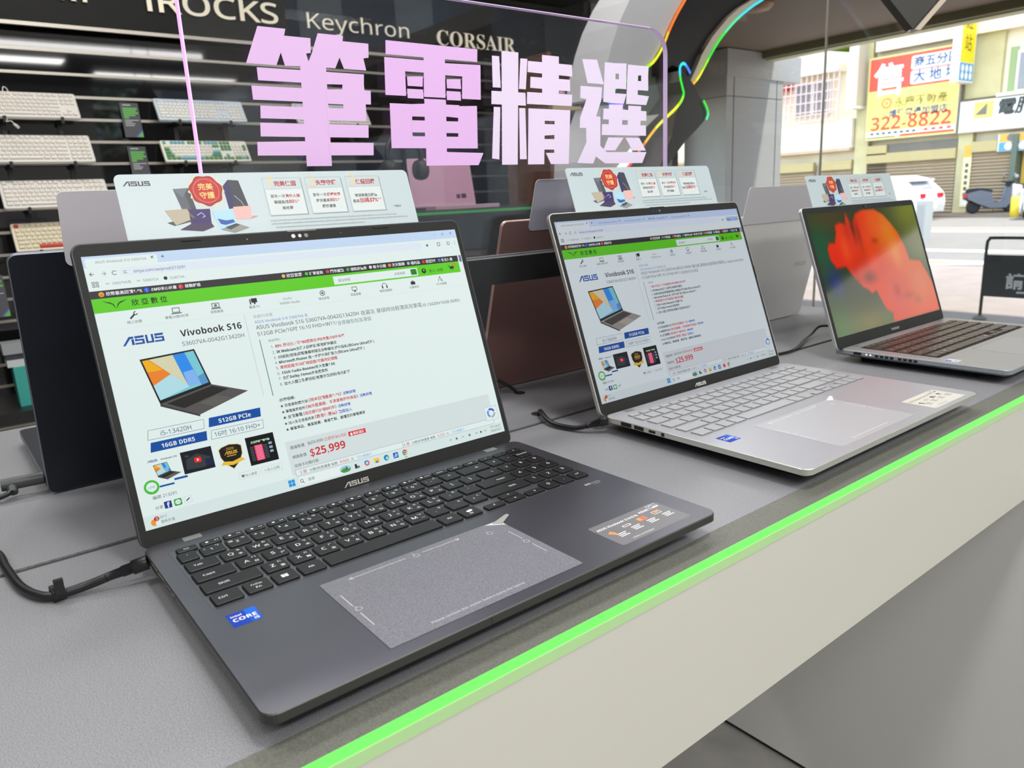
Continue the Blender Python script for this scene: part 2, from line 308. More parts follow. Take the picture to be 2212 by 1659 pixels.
    m.poly([(-84.9, 28.6), (-61, 28.6), (-61, 52.2), (-84.9, 52.2)], .3, q(14, 18, 20)); m.text('欣亞獨家筆電專案', -81, 46.6, .4, q(190, 230, 180), w=16, bold=.03); m.poly(rr(-79, 31.5, -72, 44.6, .6), .4, q(235, 60, 110))
    for k in range(9): m.rect(-78.2, 32.4+1.35*k, -72.8, 32.9+1.35*k, .5, q(250, 170, 190)); m.rect(-82.6, 32.4+1.35*k, -79.8, 32.8+1.35*k, .4, GY); m.rect(-71.4, 32.4+1.35*k, -68, 32.8+1.35*k, .4, GY)
    for k in range(3): m.poly(rr(-66.8, 42.8-3.4*k, -63.8, 44.8-3.4*k, .5), .4, q(150, 170, 200))
    for x0, x1, tx in ((-96.5, -79.5, '♥加入最愛'), (-77.6, -60, '＋加入比較')): m.frame(x0, 19.6, x1, 25.3, .25, .3, q(200, 210, 212)); m.text(tx, x0+2, 21.2, .3, GY, w=x1-x0-4)
    m.poly(circ(-161.6, 31.3, 5.5, 28), .6, q(70, 190, 60)); m.poly(circ(-161.6, 31.5, 3.9, 24, 3.6), .65, W); m.text('LINE', -161.6, 30.4, .7, q(60, 180, 60), w=5, al='c'); m.poly([(-162.4, 28.4), (-160.8, 28.4), (-161.8, 27.2)], .66, W)
    m.text('編號 21329'+('0' if second else '1'), -162.6, 21.7, .3, D, w=17.3); m.text('分享', -162.4, 13.7, .3, D, w=5.6)
    m.poly(rr(-155.8, 12.6, -150.3, 18, .6), .3, q(30, 60, 140)); m.text('f', -152.8, 13, .4, WH, h=5.6, al='c', bold=.04); m.poly(rr(-148.6, 12.6, -142.8, 18, 1), .3, q(60, 170, 60)); m.poly(circ(-145.7, 15.4, 2.1, 18, 1.8), .4, W); m.text('LINE', -145.7, 14.8, .5, q(60, 170, 60), w=2.8, al='c')
    m.frame(-141.1, 12.7, -135.2, 18, .2, .3, q(190, 200, 205)); m.pline([(-139.6, 14.4), (-136.8, 16.4)], .8, .35, D)
    # description
    BL = q(70, 100, 215)
    m.text('支援PD充電', -54.1, 151, .3, q(150, 158, 160), w=17); m.text('ASUS Vivobook S16 S3607VA 灰', -53.8, 146.2, .3, BL, w=48)
    m.text('ASUS Vivobook S16 '+code, -53.8, 140.9, .3, D, w=97); m.text('夜幕灰 華碩時尚輕薄高效筆電' if not second else '酷玩銀 華碩時尚輕薄高效筆電', 45.3, 140.4, .3, GY, w=66.5); m.text('/i5-13420H/16GB DDR5/', 112.2, 140.1, .3, D, w=45)
    m.text('512GB PCIe/16吋 16:10 FHD+/W11/', -53.9, 135.2, .3, D, w=73.5); m.text('含原廠包包及滑鼠', 20.2, 134.6, .3, GY, w=34.5)
    m.text('商品特色：', -46, 128.8, .3, GY, w=10.6); m.rect(-53.6, 82.4, -53.0, 131.8, .3, q(30, 120, 70))
    ls = [(123, '89% 屏佔比 / 可180度開合/PD充電/AD件金屬', 27.4, 1), (118, 'IR Webcam支援人臉辨識/瞬間解除鎖定', 18.4, 0), (113.2, 'AI偵測(視線)調整螢幕明暗及自動鎖定,提升隱私(限Core Ultra機種)', 55.2, 0), (108.7, 'Microsoft Pluton 進一步提升保護能力(限Core Ultra機種)', 43.8, 0),
          (104, '軍規認證/TÜV護眼認證/可擴充記憶體', 15.4, 1), (99.2, 'ASUS Audio Booster放大音量1.5X', 12, 0), (94.6, '支援Dolby Atmos多維度音效', 3.8, 0), (89.6, '加大人體工學觸控板/智慧手勢控制/背光鍵盤', 24.4, 0)]
    for i, (y, tx, xr, red) in enumerate(ls): m.text('%d.' % (i+1), -45, y, .3, D, h=3.2); m.text(tx, -41.4, y, .3, R if red else D, w=xr+38, bold=.016)
    m.text('-好康相報-', -49.7, 76.2, .3, D, w=15, bold=.016); BK = q(40, 60, 190)
    for y, a, aw, b, bw, c, cw in ((71, '★ 欣會員制度升級', 25, '《現金回饋最高1.4%》', 31.5, '活動詳情', 12.6), (65.8, '★ 筆電業界首創', 21, '《30天鑑賞期．不滿意無條件換貨》', 51, '活動詳情', 12.4), (60.6, '★ 全館筆電', 17.6, '《指定銀行24期0利率》', 31.5, '活動詳情', 12.2), (55.5, '★ 加入學生會員再享', 27, '《教育優惠價》', 21.5, '點我加入', 13)):
        m.text(a, -49.5, y, .3, D, w=aw, bold=.016); m.text(b, -49.5+aw+.6, y, .3, R, w=bw, bold=.016); m.text(c, -49.5+aw+bw+2, y, .3, BK, w=cw, bold=.016)
    m.text('★ 專業選品．專業推薦．專業客製．最懂您的筆電專家', -49.5, 50.2, .3, D, w=75.5, bold=.016)
    m.rect(-53, 11.4, 163, 41.2, .2, q(214, 225, 225))
    m.text('建議售價', -49.6, 34.2, .3, D, w=12.7); m.text('$29,999', -33.4, 34.4, .3, GY, w=14); m.line((-34, 35.6), (-19, 35.6), .3, .35, GY); m.text('立即折$4,000', -18.2, 34.4, .3, R, w=21)
    m.rect(5, 32.9, 22, 37, .3, q(220, 40, 45)); m.text('♠買氣送紅', 6.4, 33.8, .4, WH, w=14, bold=.02)
    m.text('網路售價', -49.5, 25.8, .3, D, w=12.5); m.text('$25,999', -33.6, 24, .3, R, w=33.3, bold=.016); m.text('信用卡分期付款', -49.6, 18.2, .3, D, w=22)
    m.rect(-50, 10.4, 162, 16, .25, W); m.rect(55, 10.4, 55.3, 16, .3, GY); m.frame(-50, 10.4, 162, 16, .2, .28, GY)
    for x, a, p in ((-46.3, '3 期', '8,666'), (56.3, '6 期', '4,333')): m.text(a, x, 11.6, .3, R, w=6); m.text('分期0利率優惠 每期', x+8.6, 11.6, .3, D, w=26); m.text(p, x+37.4, 11.6, .3, R, w=8.6); m.text('元', x+48, 11.6, .3, D, w=2.6); m.text('可分期銀行', x+54, 11.6, .3, q(110, 170, 235), w=15)
    m.rect(153.4, 14.2, 168.8, 28.4, .5, W); m.frame(153.4, 14.2, 168.8, 28.4, .3, .52, q(170, 178, 186))
    for k, c in enumerate(((40, 90, 210), (80, 140, 240), (170, 174, 180))): m.pline([(161+4*math.cos(a), 21.6+4*math.sin(a)) for a in np.linspace(.3+2.1*k, 2.1+2.1*k, 8)], 2.2, .6, q(*c))
    # task bar
    m.rect(-172.3, 0, 172.3, 10.4, .3, q(216, 232, 230)); m.poly(circ(-165.2, 4.6, 2.6), .4, q(240, 150, 50)); m.poly(circ(-162.6, 3.6, 2), .45, W); m.poly(circ(-163.3, 7, 1.9), .5, q(190, 40, 45)); m.text('1' if second else '3', -163.3, 5.8, .6, WH, h=3.4, al='c')
    m.text('31°C' if second else '30°C', -161, 6.5, .4, GY, w=5.4); m.text('晴時多雲', -161.2, 2.6, .4, GY, w=10.6)
    for x in (-58.2, -55.2):
        for y in (3.0, 6.0): m.rect(x, y, x+2.7, y+2.7, .4, q(40, 150, 225))
    m.poly(rr(-49.5, 1.8, -.5, 9.2, 3.4), .35, q(232, 242, 241)); m.pline([(-46.5+1.3*math.cos(a), 5.6+1.3*math.sin(a)) for a in np.linspace(0, 6.28, 12)], .45, .4, D); m.line((-45.6, 4.6), (-44.4, 3.4), .5, .4, D); m.text('搜尋', -40.8, 4.2, .4, GY, w=6)
    m.poly(circ(-5.6, 5.4, 5.4, 20, 3.2), .45, q(150, 200, 230)); m.poly([(-10.6, 4.6), (-7, 6.6), (-3, 5), (-.4, 5.6), (-2, 3), (-8, 2.6)], .5, q(90, 150, 50)); m.poly([(-6, 5), (-4.4, 8), (-3, 5)], .52, q(30, 110, 90))
    m.rect(3.6, 3.4, 5.8, 7.4, .4, q(50, 52, 56)); m.rect(5.8, 3.4, 8.2, 5.4, .4, q(110, 112, 116))
    m.poly(circ(15.8, 5.7, 2.6), .4, q(220, 110, 130)); m.poly(circ(14.9, 6.4, 1.7), .42, q(60, 150, 210)); m.poly(circ(15.8, 5.7, 1), .44, W); m.poly(rr(23, 3.4, 28.4, 7.6, .5), .4, q(248, 200, 50)); m.rect(24.4, 3.4, 27, 5.2, .42, q(60, 130, 200))
    m.poly(circ(35.7, 5.7, 2.7), .4, q(40, 130, 190)); m.poly(circ(36.4, 5.2, 1.5), .42, q(160, 225, 190)); m.poly(rr(42.9, 3, 48.2, 8.2, .5), .4, q(30, 100, 200)); m.pline([(44.2, 4), (46, 7.2)], .7, .45, WH); m.pline([(45.8, 4), (47.2, 6.6)], .7, .45, WH)
    cx = 65.2 if second else 55.5
    if second: m.poly(rr(53, 3.2, 58, 8, 1.6), .4, q(230, 70, 50))
    for k, c in enumerate(((220, 60, 50), (60, 160, 80), (245, 195, 50))): m.poly([(cx, 5.8)]+[(cx+2.8*math.cos(a), 5.8+2.8*math.sin(a)) for a in np.linspace(.5+2.094*k, .5+2.094*(k+1), 8)], .4, q(*c))
    m.poly(circ(cx, 5.8, 1.5), .42, W); m.poly(circ(cx, 5.8, 1.1), .44, q(60, 120, 230)); m.rect(cx-1.6, 1.4, cx+1.6, 1.9, .4, GY)
    for k, x in enumerate((107, 114, 121.5, 129.5, 138, 143.5, 149)): m.pline([(x-1.2, 5), (x, 6.4), (x+1.2, 5)], .45, .4, GY) if k % 2 == 0 else m.poly(circ(x, 5.6, 1.2, 10), .4, GY)
    m.text('下午 04:37', 155.5, 6.3, .4, D, w=13); m.text('2026/5/21', 155.5, 2.6, .4, D, w=12.8)
    return m
def flower_picture(W, H, nx=300, ny=170):
    """red flower on dark green, coloured per vertex"""
    F = np.array([(.327, .984), (.361, .882), (.411, .966), (.486, .999), (.596, .994), (.672, .941), (.729, .852), (.775, .761), (.81, .628), (.824, .507), (.931, .479), (.959, .396), (1.006, .242), (1.02, 0), (.515, 0), (.525, .077), (.471, .132), (.427, .297), (.384, .281), (.357, .322), (.32, .345), (.269, .43), (.217, .538), (.136, .538), (.103, .616), (.102, .702), (.126, .751), (.173, .744), (.205, .822), (.214, .888), (.259, .907), (.305, .888)])
    s, t = np.meshgrid(np.linspace(0, 1, nx), np.linspace(0, 1, ny)); asp = W/H
    def edge(P):
        d = np.full(s.shape, 9.0); ins = np.zeros(s.shape, bool)
        for (x1, y1), (x2, y2) in zip(P, np.roll(P, -1, 0)):
            ex, ey = (x2-x1)*asp, y2-y1; px, py = (s-x1)*asp, t-y1
            k = np.clip((px*ex+py*ey)/(ex*ex+ey*ey+1e-9), 0, 1); d = np.minimum(d, np.hypot(px-k*ex, py-k*ey))
            c = ((y1 > t) != (y2 > t)) & (s < (x2-x1)*(t-y1)/(y2-y1+1e-12)+x1); ins ^= c
        return np.where(ins, d, -d)
    def soft(x, w): return np.clip(.5+x/w, 0, 1)[..., None]
    def blob(cx, cy, rx, ry): return np.exp(-(((s-cx)/rx)**2+((t-cy)/ry)**2))[..., None]
    c = np.zeros(s.shape+(3,))+np.array((52, 58, 38.))
    for cx, cy, rx, ry, col, a in ((.95, .95, .22, .3, (128, 140, 42), .9), (.98, .6, .2, .25, (120, 122, 84), .8), (.06, .72, .12, .28, (24, 92, 60), .8), (.1, .42, .07, .12, (38, 52, 140), .75), (.3, .05, .3, .14, (120, 112, 60), .9), (.05, .05, .12, .2, (70, 130, 70), .6), (.15, .95, .2, .1, (96, 70, 30), .5), (.55, .08, .1, .2, (70, 120, 80), .4)):
        w = blob(cx, cy, rx, ry)*a; c = c*(1-w)+np.array(col)*w
    f = np.zeros_like(c)+np.array((230, 56, 12.))
    for cx, cy, rx, ry, col, a in ((.68, .78, .16, .3, (228, 126, 30), .95), (.85, .3, .2, .28, (214, 118, 70), .85), (.62, .22, .16, .25, (214, 70, 60), .9), (.16, .62, .12, .2, (236, 36, 8), .9), (.42, .5, .2, .12, (206, 40, 30), .6), (.4, .42, .06, .05, (120, 34, 26), .9), (.30, .84, .03, .1, (190, 40, 26), .7), (.36, .86, .02, .12, (90, 30, 20), .8), (.40, .8, .02, .14, (130, 30, 20), .6), (.53, .72, .03, .025, (120, 40, 20), .6), (.56, .9, .05, .12, (236, 92, 20), .8), (.25, .68, .04, .12, (244, 84, 20), .7), (.47, .62, .05, .14, (240, 70, 16), .7), (.7, .6, .05, .14, (232, 140, 40), .6), (.62, .26, .03, .06, (180, 40, 34), .7), (.72, .2, .05, .03, (170, 60, 36), .7), (.8, .14, .04, .04, (170, 70, 40), .6), (.29, .42, .03, .08, (170, 26, 16), .6)):
        w = blob(cx, cy, rx, ry)*a; f = f*(1-w)+np.array(col)*w
    k = soft(edge(F), .03); c = c*(1-k)+f*k
    c = np.clip(c/255, 0, 1); c = np.where(c <= .04045, c/12.92, ((c+.055)/1.055)**2.4)
    v = np.stack([(s-.5)*W, t*H, np.full(s.shape, .0002)], -1).reshape(-1, 3)
    fs = [(j*nx+i, j*nx+i+1, (j+1)*nx+i+1, (j+1)*nx+i) for j in range(ny-1) for i in range(nx-1)]
    me = bpy.data.meshes.new('screen'); me.from_pydata([tuple(p) for p in v], [], fs)
    at = me.color_attributes.new('picture', 'FLOAT_COLOR', 'POINT'); at.data.foreach_set('color', np.concatenate([c.reshape(-1, 3), np.ones((nx*ny, 1))], 1).ravel().astype('f'))
    m = mat('flower_screen', (5, 5, 6), .06, emit=(255, 255, 255), es=.82, spec=.45)
    a = m.node_tree.nodes.new('ShaderNodeVertexColor'); a.layer_name = 'picture'
    m.node_tree.links.new(a.outputs[0], m.node_tree.nodes['Principled BSDF'].inputs['Emission Color'])
    me.materials.append(m); o = bpy.data.objects.new('screen', me); COL.objects.link(o); return o

# ---------------------------------------------------------------- laptops
ZH = dict(zip('1234567890-QWERTYUIOPASDFGHJKL;ZXCVBNM,./', 'ㄅㄉˇˋㄓˊ˙ㄚㄞㄢㄦㄆㄊㄍㄐㄔㄗㄧㄛㄟㄣㄇㄋㄎㄑㄕㄘㄨㄜㄠㄤㄈㄌㄏㄒㄖㄙㄩㄝㄡㄥ'))
CJ = dict(zip('QWERTYUIOPASDFGHJKLZXCVBNM', '手田水口廿卜山戈人心日尸木火土竹十大中重難金女月弓一'))
SHF = dict(zip('1234567890-=', '!@#$%^&*()_+'))
def key_list():
    """laptop key plan in deck millimetres: (legend, x0, y0, x1, y1)"""
    K = []; H = 15.2
    def row(y, items):
        for lg, x0, x1 in items: K.append((lg, x0, y, x1, y+H))
    K.append(('Esc', -161, -40, -146.3, -32.2))
    for i, l in enumerate(['F%d' % k for k in range(1, 13)]+['PrtSc', 'Ins', 'Del']): K.append((l, -143.9+17.1*i, -40, -129+17.1*i, -32.2))
    for i, l in enumerate(('*', '/', 'O')): K.append((l, 113.8+16.7*i, -40, 128.2+16.7*i, -32.2))
    p = 19.05; w = 16.5
    row(-57.6, [('`', -163, -150)]+[(c, -147.5+p*i, -147.5+p*i+w) for i, c in enumerate('1234567890-=')]+[('←', 81.1, 111.8)]+[(c, 113.8+16.7*i, 128.2+16.7*i) for i, c in enumerate(('+', '-', 'NumLk'))])
    row(-77.2, [('Tab', -163, -141.2)]+[(c, -138.7+p*i, -138.7+p*i+w) for i, c in enumerate('QWERTYUIOP[]')]+[('\\', 89.9, 111.8)]+[(c, 113.8+16.7*i, 128.2+16.7*i) for i, c in enumerate('789')])
    row(-96.8, [('Caps', -163.4, -136.4)]+[(c, -133.9+p*i, -133.9+p*i+w) for i, c in enumerate("ASDFGHJKL;'")]+[('Enter', 75.7, 111.8)]+[(c, 113.8+16.7*i, 128.2+16.7*i) for i, c in enumerate('456')])
    row(-116.4, [('Shift', -163.6, -125)]+[(c, -122.4+p*i, -122.4+p*i+w) for i, c in enumerate('ZXCVBNM,./')]+[('Shift', 68.1, 111.8)]+[(c, 113.8+16.7*i, 128.2+16.7*i) for i, c in enumerate('123')])
    row(-136, [('Ctrl', -163, -144.5), ('Fn', -142, -125.2), ('win', -122.8, -106.8), ('Alt', -104.4, -87.3), ('', -85, 8), ('Alt', 10.2, 27.2), ('pilot', 29.6, 46)]+[(c, 113.8+16.7*i, 128.2+16.7*i) for i, c in enumerate('0.↵')])
    K += [('<', 50.9, -135.6, 69.4, -127.6), ('∧', 72.2, -126.2, 90.4, -118.6), ('∨', 72.2, -135.4, 90.4, -127.8), ('>', 93, -135.6, 111.4, -127.6)]
    return K
def add_keys(par, zt, km, lm, sx=1.0, oy=0.0, side=None, hgt=1.7):
    for lg, x0, y0, x1, y1 in key_list():
        x0, x1, y0, y1 = x0*sx, x1*sx, y0+oy, y1+oy
        mb = MB(.001); cx, cy = (x0+x1)/2, (y0+y1)/2; hx, hy = (x1-x0)/2, (y1-y0)/2
        mb.slab(rr(-hx, -hy, hx, hy, 1.3, 3), [(0, .1), (0, hgt-.5), (.5, hgt)], km, side)
        z = hgt+.03; sm = hy < 5
        if lm:
            if lg == 'win':
                for a in (-2.3, .15):
                    for b in (-2, .15): mb.rect(a, b, a+2.1, b+1.85, z, lm)
            elif lg == 'pilot': mb.poly(rr(-2.6, -1, 1, 2, 1), z, lm); mb.poly(rr(-.4, -.2, 3, 2.8, 1), z+.01, lm); mb.frame(-2.4, -4.6, .6, -2.8, .4, z, lm)
            elif len(lg) == 1 and lg in ZH and cx < 100:
                mb.text(lg, -.6 if lg in SHF else -1.6, -2.0, z, lm, h=6.0 if lg.isalpha() else 5, al='c'); mb.text(ZH[lg], 4.6, 2.6, z, lm, h=3.4, al='c')
                if lg in CJ: mb.text(CJ[lg], 4.6, -4.6, z, lm, h=3.6, al='c')
                if lg in SHF: mb.text(SHF[lg], -5, 1.2, z, lm, h=3.6, al='c')
            elif lg == 'Fn': mb.text('FnEsc', -3.6, 1, z, lm, h=2.9); mb.text('Fn', 0, -4, z, lm, h=3.6, al='c')
            elif lg and sm and lg[0] == 'F': mb.text(lg, 5.4, -1, z, lm, h=2.7, al='r'); mb.poly(circ(-2.6, -.1, 1.2, 8), z, lm)
            elif lg in '<>∧∨' and lg: a = {'<': PI, '>': 0, '∧': PI/2, '∨': -PI/2}[lg]; mb.pline([(1.2*math.cos(a+t), 1.2*math.sin(a+t)) for t in (2.1, 0, -2.1)], .4, z, lm)
            elif lg: mb.text(lg, 0 if hx < 9 else (-hx*.25 if cx < 0 else hx*.3), -1.2, z, lm, h=2.8 if sm else (3.6 if len(lg) > 1 else 5.2), al='c')
        mb.build('key', par, (cx/1000, cy/1000, zt))
def lid_parts(root, W, H, sw, zb, tilt, shell, bez, logo_m, chin=14, top=10.6, rim=None):
    lid = MB(.001); lid.slab(rr(-W/2, -chin, W/2, H+top, 8, 5), [(1.2, -5.4), (0, -4.6), (0, -.7), (.5, -.1)], shell, smooth=False)
    L = lid.build('lid', root, (0, 0, zb), (PI/2-tilt, 0, 0))
    b = MB(.001); w2 = W/2-1.2; b.slab(rr(-w2, -chin+.4, w2, H+top-1, 7, 5), [(0, -.2), (.3, .05)], bez); b.build('bezel', L)
    c = MB(.001); cy = H+top*.46
    c.poly(rr(-6, H+top-1.6, 22, H+top-.5, .5), .12, mat('black_gloss', (10, 10, 12), .2)) if sw > .3 else None
    c.poly(circ(-1.2, cy, 1.9, 18), .12, mat('lens_black', (6, 6, 9), .08)); c.poly(circ(4.9, cy, 1.6, 18), .12, mat('lens_black', (6, 6, 9), .08)); c.poly(circ(-1.2, cy, .8, 12), .15, mat('lens_blue', (20, 26, 60), .05)); c.poly(circ(10.9, cy, 1.9, 16), .12, mat('lens_cover', (92, 92, 94), .25))
    c.build('webcam', L)
    for x in (-43, 45): c = MB(.001); c.poly(circ(x, cy, .6, 8), .12, mat('black_gloss', (10, 10, 12), .2)); c.build('microphone', L)
    for x0, x1, y in ((-97, -80.9, H+top*.72), (79.4, 96.1, H+top*.72), (-43.7, -26.7, -chin*.9), (29.4, 46.2, -chin*.9)):
        c = MB(.001); c.slab(rr(x0, y-.9, x1, y+.9, .9, 3), [(0, 0), (0, .5), (.3, .7)], mat('rubber', (14, 14, 15), .7)); c.build('rubber_bumper', L)
    for x in (-W/2+2.5, W/2-2.5): c = MB(.001); c.slab(rr(x-.7, 114, x+.7, 131, .6, 3), [(0, 0), (0, .5)], mat('rubber', (14, 14, 15), .7)); c.build('rubber_bumper', L)
    return L
def port(mb, y, w, h, z, side, mt, x):                                                   # a dark opening on the side wall
    mb.box(x-.25 if side < 0 else x-.05, y-w/2, z-h/2, x+.05 if side < 0 else x+.25, y+w/2, z+h/2, mt)
def film_marks(mb, x0, y0, x1, y1, z, mt, txt):
    cx = (x0+x1)/2
    for a, b in (((x0+18, y1-5.5), (cx-12, y1-5.5)), ((cx+2, y1-5.5), (x1-40, y1-5.5)), ((x0+4.5, y0+28), (x0+4.5, y0+46)), ((x0+4.5, y0+56), (x0+4.5, y0+74)), ((x1-6, y0+30), (x1-6, y0+46)), ((x1-6, y0+58), (x1-6, y0+74))): mb.line(a, b, .5, z, mt)
    mb.pline([(x0+21, y1-4), (x0+18, y1-5.5), (x0+21, y1-7)], .5, z, mt); mb.pline([(x1-43, y1-4), (x1-40, y1-5.5), (x1-43, y1-7)], .5, z, mt)
    for px, py in ((cx-4, y1-7), (x0+6, y0+51), (x1-6.5, y0+52), (x1-18, y1-14)):
        mb.pline([(px+2.2*math.cos(a), py+2.2*math.sin(a)) for a in np.linspace(0, 6.28, 9)], .35, z, mt); mb.line((px, py+2), (px-1.4, py+4), .4, z, mt)
    if txt: mb.text('Please remove this sticker before using the laptop.', x0+31, y0+5.4, z, mt, w=71)
def base_parts(root, W, D, top, deck, edge_m, zt=20.0, foot=True):
    b = MB(.001); b.slab(rr(-W/2, -D, W/2, -9, 9, 6), [(13, 8.4), (3.4, 12.2), (0, 14), (0, zt-.7), (.6, zt)], deck, edge_m)
    b.box(-W/2+12, -10, 9, W/2-12, 4, 16, edge_m); o = b.build('base', root)
    f = MB(.001); rb = mat('rubber', (14, 14, 15), .7)
    for x0, x1, y0, y1 in ((-W/2+40, W/2-40, -32, -20), (-W/2+30, -W/2+80, -D+46, -D+54), (W/2-80, W/2-30, -D+46, -D+54)):
        f = MB(.001); f.slab(rr(x0, y0, x1, y1, 3), [(0, 0), (0, 8.8)], rb); f.build('rubber_foot', root)
    for x in (-144, 142): h = MB(.001); h.box(x-6.8, -19, zt-.4, x+6.8, -11.4, zt+.25, mat('hinge_metal', (150, 150, 150), .35, .6)); h.build('hinge', root)
    n = MB(.001); n.box(-40, -D-.3, 14.6, 46, -D+1.6, zt-.9, edge_m); n.build('finger_notch', root)
    return o
# ================================================================ the shop shell
FLOOR = -0.85
def plane(name, pts, mt): m = MB(); m.add(pts, [tuple(range(len(pts)))], mt); return struct(m.build(name))
m = MB(); m.box(-4, -4, FLOOR-.1, 3.7, 3.75, FLOOR, mat('shop_floor', (150, 148, 144), .45, noise=(9, .8, 1.15, 4))); struct(m.build('floor'))
m = MB(); m.box(-4, -4, CEIL, 3.7, 3.75, CEIL+.1, mat('ceiling_black', (34, 34, 34), .7)); struct(m.build('ceiling'))
m = MB(); m.box(-4.1, -4, FLOOR, -4, 3.75, CEIL, mat('wall_grey', (196, 196, 194), .7)); struct(m.build('wall_left'))
m = MB(); m.box(-4, -4.1, FLOOR, 2.0, -4, CEIL, mat('wall_grey', (196, 196, 194), .7)); struct(m.build('wall_front'))
# slat wall: glossy black boards between aluminium grooves
YW = 3.6; PITCH = .0945; Z0 = .313
BLK = mat('slat_black', (17, 17, 19), .035, spec=.7); ALU = mat('slat_aluminium', (176, 170, 160), .35, .85)
m = MB(); m.box(-4, YW+.02, FLOOR, 3.7, YW+.15, CEIL, mat('wall_core', (20, 20, 22), .6))
z = Z0-PITCH*12
while z < 1.06:
    m.box(-4, YW, z+.012, 3.7, YW+.02, z+PITCH, BLK); m.box(-4, YW-.004, z, 3.7, YW+.02, z+.012, ALU); z += PITCH
struct(m.build('wall_back'))
m = MB(); m.box(-4, YW-.07, 1.075, 3.2, YW, 1.40, mat('header_black', (9, 8, 8), .5, spec=.25)); m.box(-4, YW-.07, 1.06, 3.2, YW-.05, 1.075, ALU); struct(m.build('trim_1'))
# shop window: panes between thin joints
GL = clear_mat('window_glass', (.97, .985, .975), .0, 1.45)
for i, (a, b) in enumerate(((1.905, 3.6), (-.6, 1.895), (-4, -.61))):
    m = MB(); m.box(3.7, a, FLOOR, 3.712, b, CEIL, GL); w = struct(m.build('window_%d' % (i+1)))
m = MB(); m.box(2.0, -4.06, FLOOR, 3.7, -4.048, CEIL, GL); struct(m.build('window_4'))
m = MB(); m.box(3.7, 1.896, FLOOR, 3.712, 1.904, CEIL, mat('joint_silicone', (150, 146, 136), .5)); struct(m.build('trim_2'))
m = MB(); m.box(3.68, -4, FLOOR, 3.74, 3.6, FLOOR+.04, mat('sill_steel', (150, 150, 150), .35, .8)); struct(m.build('trim_3'))
t = thing('tube_lamp', 'bare white tube lamp along the ceiling over the aisle', 'ceiling light', (LAMPS[0][0], LAMPS[0][1], CEIL))
m = MB(); m.tube([(-1.3, 0, -.075), (1.3, 0, -.075)], .03, mat('tube_white', (250, 250, 250), .5, emit=(255, 253, 250), es=14), 16); m.build('tube', t)
m = MB(); m.box(-1.34, -.03, -.03, 1.34, .03, 0, mat('lamp_housing', (200, 200, 200), .5)); m.box(-1.34, -.02, -.1, -1.3, .02, -.03, mat('lamp_housing', (200, 200, 200), .5)); m.box(1.3, -.02, -.1, 1.34, .02, -.03, mat('lamp_housing', (200, 200, 200), .5)); m.build('housing', t)
for i, (x, y, lx, ly, p) in enumerate(LAMPS[1:]):
    t = thing('ceiling_light', 'unseen slim white ceiling light panel', 'ceiling light', (x, y, CEIL), group='ceiling lights of the shop')  # all out of view; the last three were added only as fill
    m = MB(); m.box(-lx/2-.02, -ly/2-.02, -.06, lx/2+.02, ly/2+.02, 0, mat('lamp_housing', (200, 200, 200), .5)); m.build('housing', t)
    m = MB(); m.box(-lx/2, -ly/2, -.063, lx/2, ly/2, -.0605, mat('lamp_diffuser', (240, 240, 240), .5, emit=(255, 252, 245), es=4)); m.build('diffuser', t)

# ================================================================ display counter
LAM = mat('counter_laminate', (128, 129, 133), .42, spec=.6)
nt = LAM.node_tree; b_ = nt.nodes['Principled BSDF']; tc = nt.nodes.new('ShaderNodeTexCoord')
nz = nt.nodes.new('ShaderNodeTexNoise'); nz.inputs['Scale'].default_value = 1500; nz.inputs['Detail'].default_value = 2; cr = nt.nodes.new('ShaderNodeValToRGB')
cr.color_ramp.elements[0].position = .42; cr.color_ramp.elements[0].color = (*lin((106, 107, 111)), 1); cr.color_ramp.elements[1].position = .72; cr.color_ramp.elements[1].color = (*lin((160, 160, 164)), 1)
nt.links.new(tc.outputs['Object'], nz.inputs['Vector']); nt.links.new(nz.outputs['Fac'], cr.inputs[0]); nt.links.new(cr.outputs[0], b_.inputs['Base Color'])
cnt = thing('display_counter', 'long grey speckled display counter with white front and green light strip', 'counter')
XL, XR = -2.2, 1.325
DKL = mat('groove_dark', (52, 52, 48), .6)
m = MB(); m.box(XL, -.012, -.02, XR, .307, 0, LAM); m.build('front_worktop', cnt)
m = MB(); m.box(XL, .315, -.02, XR, .80, 0, LAM); m.build('rear_worktop', cnt)
m = MB(); m.box(XL, .307, -.02, XR, .315, -.0015, DKL); m.build('groove_strip', cnt)
m = MB(); m.add([(XL, -.012, -.0002), (XR, -.012, -.0002), (XR, -.035, -.0018), (XL, -.035, -.0018), (XL, -.012, -.02), (XR, -.012, -.02), (XR, -.035, -.02), (XL, -.035, -.02)], [(0, 3, 2, 1), (4, 5, 6, 7), (0, 4, 7, 3), (1, 2, 6, 5), (0, 1, 5, 4)], mat('edge_laminate_dimmed', (96, 97, 90), .55, noise=(700, .85, 1.3, 2))); m.build('edge_band', cnt)  # counter laminate painted darker for the dark reflection on the sloped band
m = MB(); m.box(XL, -.0358, -.0085, XR, -.035, -.0018, mat('green_led', (20, 80, 20), .5, emit=(128, 250, 112), es=1.0)); m.build('led_strip', cnt)
m = MB(); m.box(XL, -.0365, -.0165, XR, -.035, -.0088, mat('led_diffuser', (170, 196, 150), .4, emit=(110, 190, 80), es=.3)); m.build('diffuser_strip', cnt)
m = MB(); m.box(XL, -.036, -.153, XR, -.018, -.0168, mat('fascia_white', (206, 205, 194), .42)); m.build('fascia', cnt)
m = MB(); m.box(XL, .78, -.153, XR, .80, -.021, mat('fascia_white', (206, 205, 194), .42)); m.box(XR-.018, -.018, -.153, XR, .78, -.021, mat('fascia_white', (206, 205, 194), .42)); m.build('apron', cnt)
